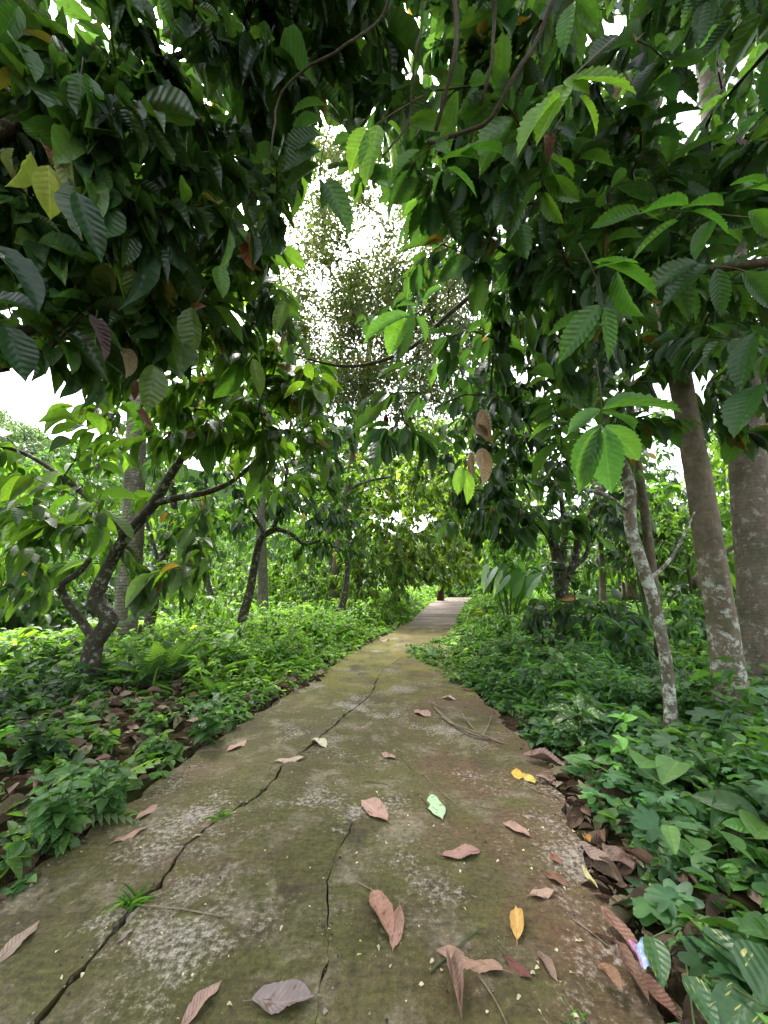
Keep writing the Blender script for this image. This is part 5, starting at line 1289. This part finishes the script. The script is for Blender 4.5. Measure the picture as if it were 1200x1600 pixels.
for a in [
    ('long brown leaf leaning over the right rim beside the candy wrapper', (940, 1432), (1016, 1540), .30, (.25, .12, .085)),
    ('rolled brown leaf below the long leaf at the right rim', (938, 1525), (976, 1568), .6, (.28, .14, .085)),
    ('narrow dark brown leaf between the long leaf and the big curled one', (968, 1492), (1020, 1600), .22, (.19, .095, .07)),
    ('big curled chestnut leaf at the bottom right of the rim', (990, 1535), (1066, 1622), .46, (.24, .105, .075)),
    ('dark brown leaf dug into the vines by the right rim', (948, 1335), (994, 1395), .40, (.16, .09, .075)),
    ('pale brown leaf across the rim below the vines', (905, 1330), (966, 1372), .46, (.28, .17, .14)),
    ('brown leaf at the right border under the star shaped vine leaves', (818, 1188), (884, 1205), .40, (.27, .15, .13)),
    ('pinkish brown leaf at the right border next to the yellow leaves', (836, 1222), (876, 1240), .42, (.34, .2, .17)),
    ('orange brown narrow leaf sticking up at the right rim', (915, 1320), (925, 1345), .3, (.42, .19, .05)),
    ('long thin yellowish leaf strip along the right rim', (910, 1368), (938, 1408), .14, (.52, .42, .2)),
    ('large dark red leaf at the left border by the litter strip', (105, 1172), (165, 1160), .4, (.2, .085, .065)),
    ('pale pink leaf on the litter strip left of the path', (120, 1195), (140, 1180), .55, (.42, .26, .21)),
    ('red brown leaf in the litter beside the small fern', (185, 1222), (232, 1218), .4, (.26, .13, .11)),
]:
    fallen(*a, lift=.035, curl=rng.uniform(.4, 1.0), group='fallen leaves in the verge')

# pale petals and chips strewn over the path: one mesh, copies
M_PETAL = leaf_mat('petal', trans=.2, rough=.6, veins=3, vein_amt=0, bump=.1)
def chip_mesh(sd):
    t_ = blade(5, 1, 'ovate', .4, .3, wave=.05, seed=sd, twist=.4); mb = MB()
    put(mb, [t_], np.zeros((1, 3)), np.array([[0, 1., 0.]]), np.array([[0, 0, 1.]]), np.array([.022]), np.array([.013]), np.array([(.62, .56, .38)]) * (1 if sd != 2 else .75))
    me = mb.mesh('petal'); me.materials.append(M_PETAL); return me
CH = [chip_mesh(k) for k in range(3)]
fixed = [(310, 1405), (318, 1417), (300, 1530), (512, 1455), (690, 1288), (640, 1290), (603, 1320), (655, 1245), (580, 1260), (560, 1350), (590, 1480), (130, 1520), (250, 1460), (262, 1525), (480, 1225), (780, 1345), (820, 1330), (850, 1295), (860, 1300), (875, 1365), (880, 1385), (832, 1360), (905, 1470), (890, 1520), (905, 1590), (815, 1560), (760, 1590), (840, 1580), (680, 1290), (720, 1360)]
k = 0
while k < 110:
    if k < len(fixed): u, v = fixed[k]
    else: u, v = rng.uniform(60, 930), 1600 - 480 * rng.random() ** .8
    p = G(u, v)
    k += 1
    if not (path_l(p[1]) + .05 < p[0] < path_r(p[1]) - .03): continue
    o = bpy.data.objects.new('petal', CH[k % 3]); COL.objects.link(o)
    o.location = (p[0], p[1], path_z(p[0], p[1]) + .004); s = rng.uniform(.3, 1.1) if k > 30 else rng.uniform(.7, 1.2); o.scale = (s * rng.uniform(.6, 1.2), s, s)
    o.rotation_euler = (rng.normal(0, .15), rng.normal(0, .15), rng.uniform(0, 6.28))
    tag(o, 'tiny pale petal or chip strewn on the concrete path', 'petal', 'petals strewn over the path')

def stick(label, px, r, mat=None, lift=.006, group='twigs and straws on the path'):
    pts = []
    for u, v in px:
        p = G(u, v); on = path_l(p[1]) <= p[0] <= path_r(p[1]); p[2] = (path_z(p[0], p[1]) if on else float(H(p[0], p[1])) + .03) + lift; pts.append(p)
    P, rr = resample([(p, r) for p in pts], .03); P += np.cumsum(rng.normal(0, .0012, P.shape), 0) * [1, 1, 0]
    mb = MB(); tube(mb, P, rr, 6, rough=.1); o = mb.build('twig', mat or M_STRAW, origin=pts[0]); tag(o, label, 'twig', group)
stick('dry straw stalk starting at the grass tuft in the main crack', [(222, 1414), (285, 1425), (347, 1440)], .003)
stick('thin straw leading to the pair of foreground leaves', [(560, 1381), (580, 1392), (602, 1412)], .0025)
stick('thin twig above the pale green leaf', [(664, 1213), (690, 1238), (720, 1263)], .0025)
stick('short twig beside the pale green leaf', [(650, 1238), (660, 1250), (668, 1262)], .002, M_TWIG)
stick('green stalk under the broad brown leaf', [(748, 1458), (720, 1480), (670, 1525)], .0032, M_STEM)
stick('straw at the bottom right of the rolled leaf', [(748, 1532), (770, 1565), (792, 1610)], .003)
stick('pale twig lying alone in the middle distance', [(562, 1136), (572, 1128), (583, 1117)], .004)
stick('dark twig left of the centre below the long pale leaf', [(570, 1222), (590, 1226), (606, 1228)], .002, M_TWIG)
stick('curved straw near the yellow leaves at the right border', [(812, 1220), (835, 1236), (862, 1245)], .003)
stick('long straw slanting out from the right rim', [(895, 1436), (930, 1460), (955, 1480)], .003)
for i, (lab, px, r) in enumerate([('thick pale twig, longest of the bundle', [(678, 1106), (720, 1140), (786, 1162)], .009), ('pale twig second in the bundle, reaching the vines', [(682, 1112), (730, 1150), (782, 1158)], .007), ('short twig crossing the front of the bundle', [(690, 1122), (712, 1138), (740, 1146)], .008), ('twig sticking up at the right end of the bundle', [(755, 1155), (762, 1140), (768, 1125)], .006), ('forked grey twig in the middle of the bundle', [(722, 1120), (733, 1136), (745, 1150)], .006), ('thin twig at the top of the bundle', [(672, 1102), (700, 1116), (735, 1135)], .006), ('broken dark twig under the bundle', [(700, 1135), (745, 1152), (785, 1168)], .007)]):
    stick(lab, px, r, M_STRAW if i % 2 == 0 else bark_mat('grey_twig', (.16, .12, .1), (.3, .25, .21), lich=0), lift=.008 + .006 * i, group='bundle of dry twigs on the path')

def tuft(u, v, n, L, label, pair=((.07, .16, .03), (.14, .26, .05))):
    p = G(u, v); mb = MB()
    az = rng.uniform(0, 6.28, n); d = np.stack([np.cos(az), np.sin(az), rng.uniform(.3, 1.4, n)], 1)
    put(mb, T_GRASS, p + np.stack([rng.normal(0, .018, n), rng.normal(0, .018, n), np.zeros(n) - .01], 1), d, np.tile([0, 0, 1.], (n, 1)), L * rng.uniform(.5, 1.2, n), .009, leafcol(n, *pair))
    o = mb.build('grass_tuft', M_WEED, origin=p); tag(o, label, 'grass tuft', 'grass tufts in the cracks')
tuft(205, 1412, 26, .10, 'larger grass tuft growing out of the main crack at the straw')
tuft(342, 1278, 18, .085, 'small grass tuft growing beside the main crack further up')
tuft(556, 1280, 7, .025, 'tiny green sprout at the end of the thin crack')
tuft(896, 1585, 14, .05, 'small green sprout at the bottom right of the path')
def crumbs():
    m, nt, out = new_mat('grit'); L = nt.links
    at = N(nt, 'ShaderNodeAttribute', attribute_name='col'); p = N(nt, 'ShaderNodeBsdfPrincipled', Roughness=.9)
    L.new(at.outputs['Color'], p.inputs['Base Color']); L.new(p.outputs[0], out.inputs[0])
    P = []
    for px, w0, w1 in CRACKS[:2]:
        Q = np.array([G(u, v)[:2] for u, v in px])
        for a, b_ in zip(Q[:-1], Q[1:]):
            for k in range(int(np.linalg.norm(b_ - a) * 60)): P.append(a + (b_ - a) * rng.random() + rng.normal(0, .03, 2))
    for y in rng.uniform(1, 7, 420): P.append((path_r(y) - abs(rng.normal(0, .09)), y))
    for y in rng.uniform(1.5, 8, 420): P.append((path_l(y) + abs(rng.normal(0, .09)), y))
    for y in rng.uniform(1, 6, 260): P.append((rng.uniform(path_l(y), path_r(y)), y))
    mb = MB(); o8 = np.array([[1, 0, 0], [-1, 0, 0], [0, 1, 0], [0, -1, 0], [0, 0, 1], [0, 0, -1]], float)
    f8 = np.array([[0, 2, 4], [2, 1, 4], [1, 3, 4], [3, 0, 4], [2, 0, 5], [1, 2, 5], [3, 1, 5], [0, 3, 5]])
    cols = [(.10, .085, .06), (.05, .04, .026), (.22, .20, .16), (.16, .10, .065), (.03, .024, .018)]
    for x, y in P:
        r = rng.uniform(.002, .0075) * (1 if rng.random() < .85 else 1.8)
        mb.add(o8 * r * rng.uniform(.5, 1.2, (6, 1)) * [1, 1, .7] + [x, y, path_z(x, y) + r * .4], None, f8, None, np.array(cols[rng.integers(0, 5)]))
    tag(mb.build('gravel', m, smooth=False), kind='stuff')
crumbs()
# sweet wrapper
def wrapper():
    m, nt, out = new_mat('printed_foil'); L = nt.links
    uv = N(nt, 'ShaderNodeUVMap', uv_map='UVMap'); sx = N(nt, 'ShaderNodeSeparateXYZ'); L.new(uv.outputs[0], sx.inputs[0])
    r = ramp(nt, [(0, (.75, .7, .75)), (.06, (.78, .10, .45)), (.26, (.75, .2, .55)), (.34, (.35, .5, .8)), (.9, (.42, .48, .8)), (.95, (.8, .8, .85))]); L.new(sx.outputs[0], r.inputs[0])
    tcn = N(nt, 'ShaderNodeTexNoise', Scale=16.0, Detail=3.0); L.new(uv.outputs[0], tcn.inputs['Vector'])
    k = ramp(nt, [(.52, (0, 0, 0)), (.58, (1, 1, 1))]); L.new(tcn.outputs['Fac'], k.inputs[0])
    c = mixc(nt, math_n(nt, 'MULTIPLY', k.outputs[0], .6), r.outputs[0], (.8, .85, .92))
    p = N(nt, 'ShaderNodeBsdfPrincipled', Roughness=.3); L.new(c, p.inputs['Base Color']); L.new(p.outputs[0], out.inputs[0])
    a, b_, c_, d_ = [G(*q, zoff=.07) for q in ((980, 1470), (1008, 1470), (1022, 1509), (1005, 1511))]
    n = 9; s = np.linspace(0, 1, n); V = []; U = []
    for j in s:
        for i in s:
            q = a * (1 - i) * (1 - j) + b_ * i * (1 - j) + c_ * i * j + d_ * (1 - i) * j
            V.append(q + [0, 0, .008 * math.sin(9 * i + 4 * j) + .006 * math.sin(13 * j - 5 * i)]); U.append((i * .8 + j * .2, j))
    f = [(j * n + i, j * n + i + 1, (j + 1) * n + i + 1, (j + 1) * n + i) for j in range(n - 1) for i in range(n - 1)]
    mb = MB(); mb.add(V, f, None, U); o = mb.build('sweet_wrapper', m, origin=a); tag(o, 'crumpled pink and blue foil wrapper in the vines by the rim', 'wrapper')
wrapper()

# ================================================================== LIGHT
SUN_EL, SUN_AZ = R(58), R(-25)          # high, ahead and a little to the left, behind thin cloud
w = bpy.data.worlds.new('World'); scene.world = w; w.use_nodes = True
nt = w.node_tree
for n in list(nt.nodes): nt.nodes.remove(n)
sky = nt.nodes.new('ShaderNodeTexSky'); sky.sky_type = 'NISHITA'; sky.sun_disc = False
sky.sun_elevation = SUN_EL; sky.sun_rotation = SUN_AZ; sky.air_density = 1.0; sky.dust_density = 4.0; sky.ozone_density = 1.0
hs = nt.nodes.new('ShaderNodeHueSaturation'); hs.inputs['Saturation'].default_value = 0.25
bg = nt.nodes.new('ShaderNodeBackground'); bg.inputs['Strength'].default_value = 0.15
wo = nt.nodes.new('ShaderNodeOutputWorld')
nt.links.new(sky.outputs[0], hs.inputs['Color']); nt.links.new(hs.outputs[0], bg.inputs[0]); nt.links.new(bg.outputs[0], wo.inputs[0])
sd = bpy.data.lights.new('sun', 'SUN'); sd.energy = 1.5; sd.angle = R(14); sd.color = (1, .96, .9)
so = bpy.data.objects.new('sun', sd); COL.objects.link(so)
dirv = Vector((math.sin(SUN_AZ) * math.cos(SUN_EL), math.cos(SUN_AZ) * math.cos(SUN_EL), math.sin(SUN_EL)))
so.rotation_euler = (-dirv).to_track_quat('-Z', 'Y').to_euler(); so.location = (0, 0, 30)

scene.render.engine = 'CYCLES'
cy = scene.cycles
cy.max_bounces = 8; cy.diffuse_bounces = 5; cy.glossy_bounces = 2; cy.transmission_bounces = 5; cy.transparent_max_bounces = 4
cy.use_denoising = True
cy.caustics_reflective = False; cy.caustics_refractive = False
vs = scene.view_settings
vs.view_transform = 'Standard'; vs.look = 'None'; vs.exposure = 2.6; vs.gamma = 1.0; vs.use_curve_mapping = False
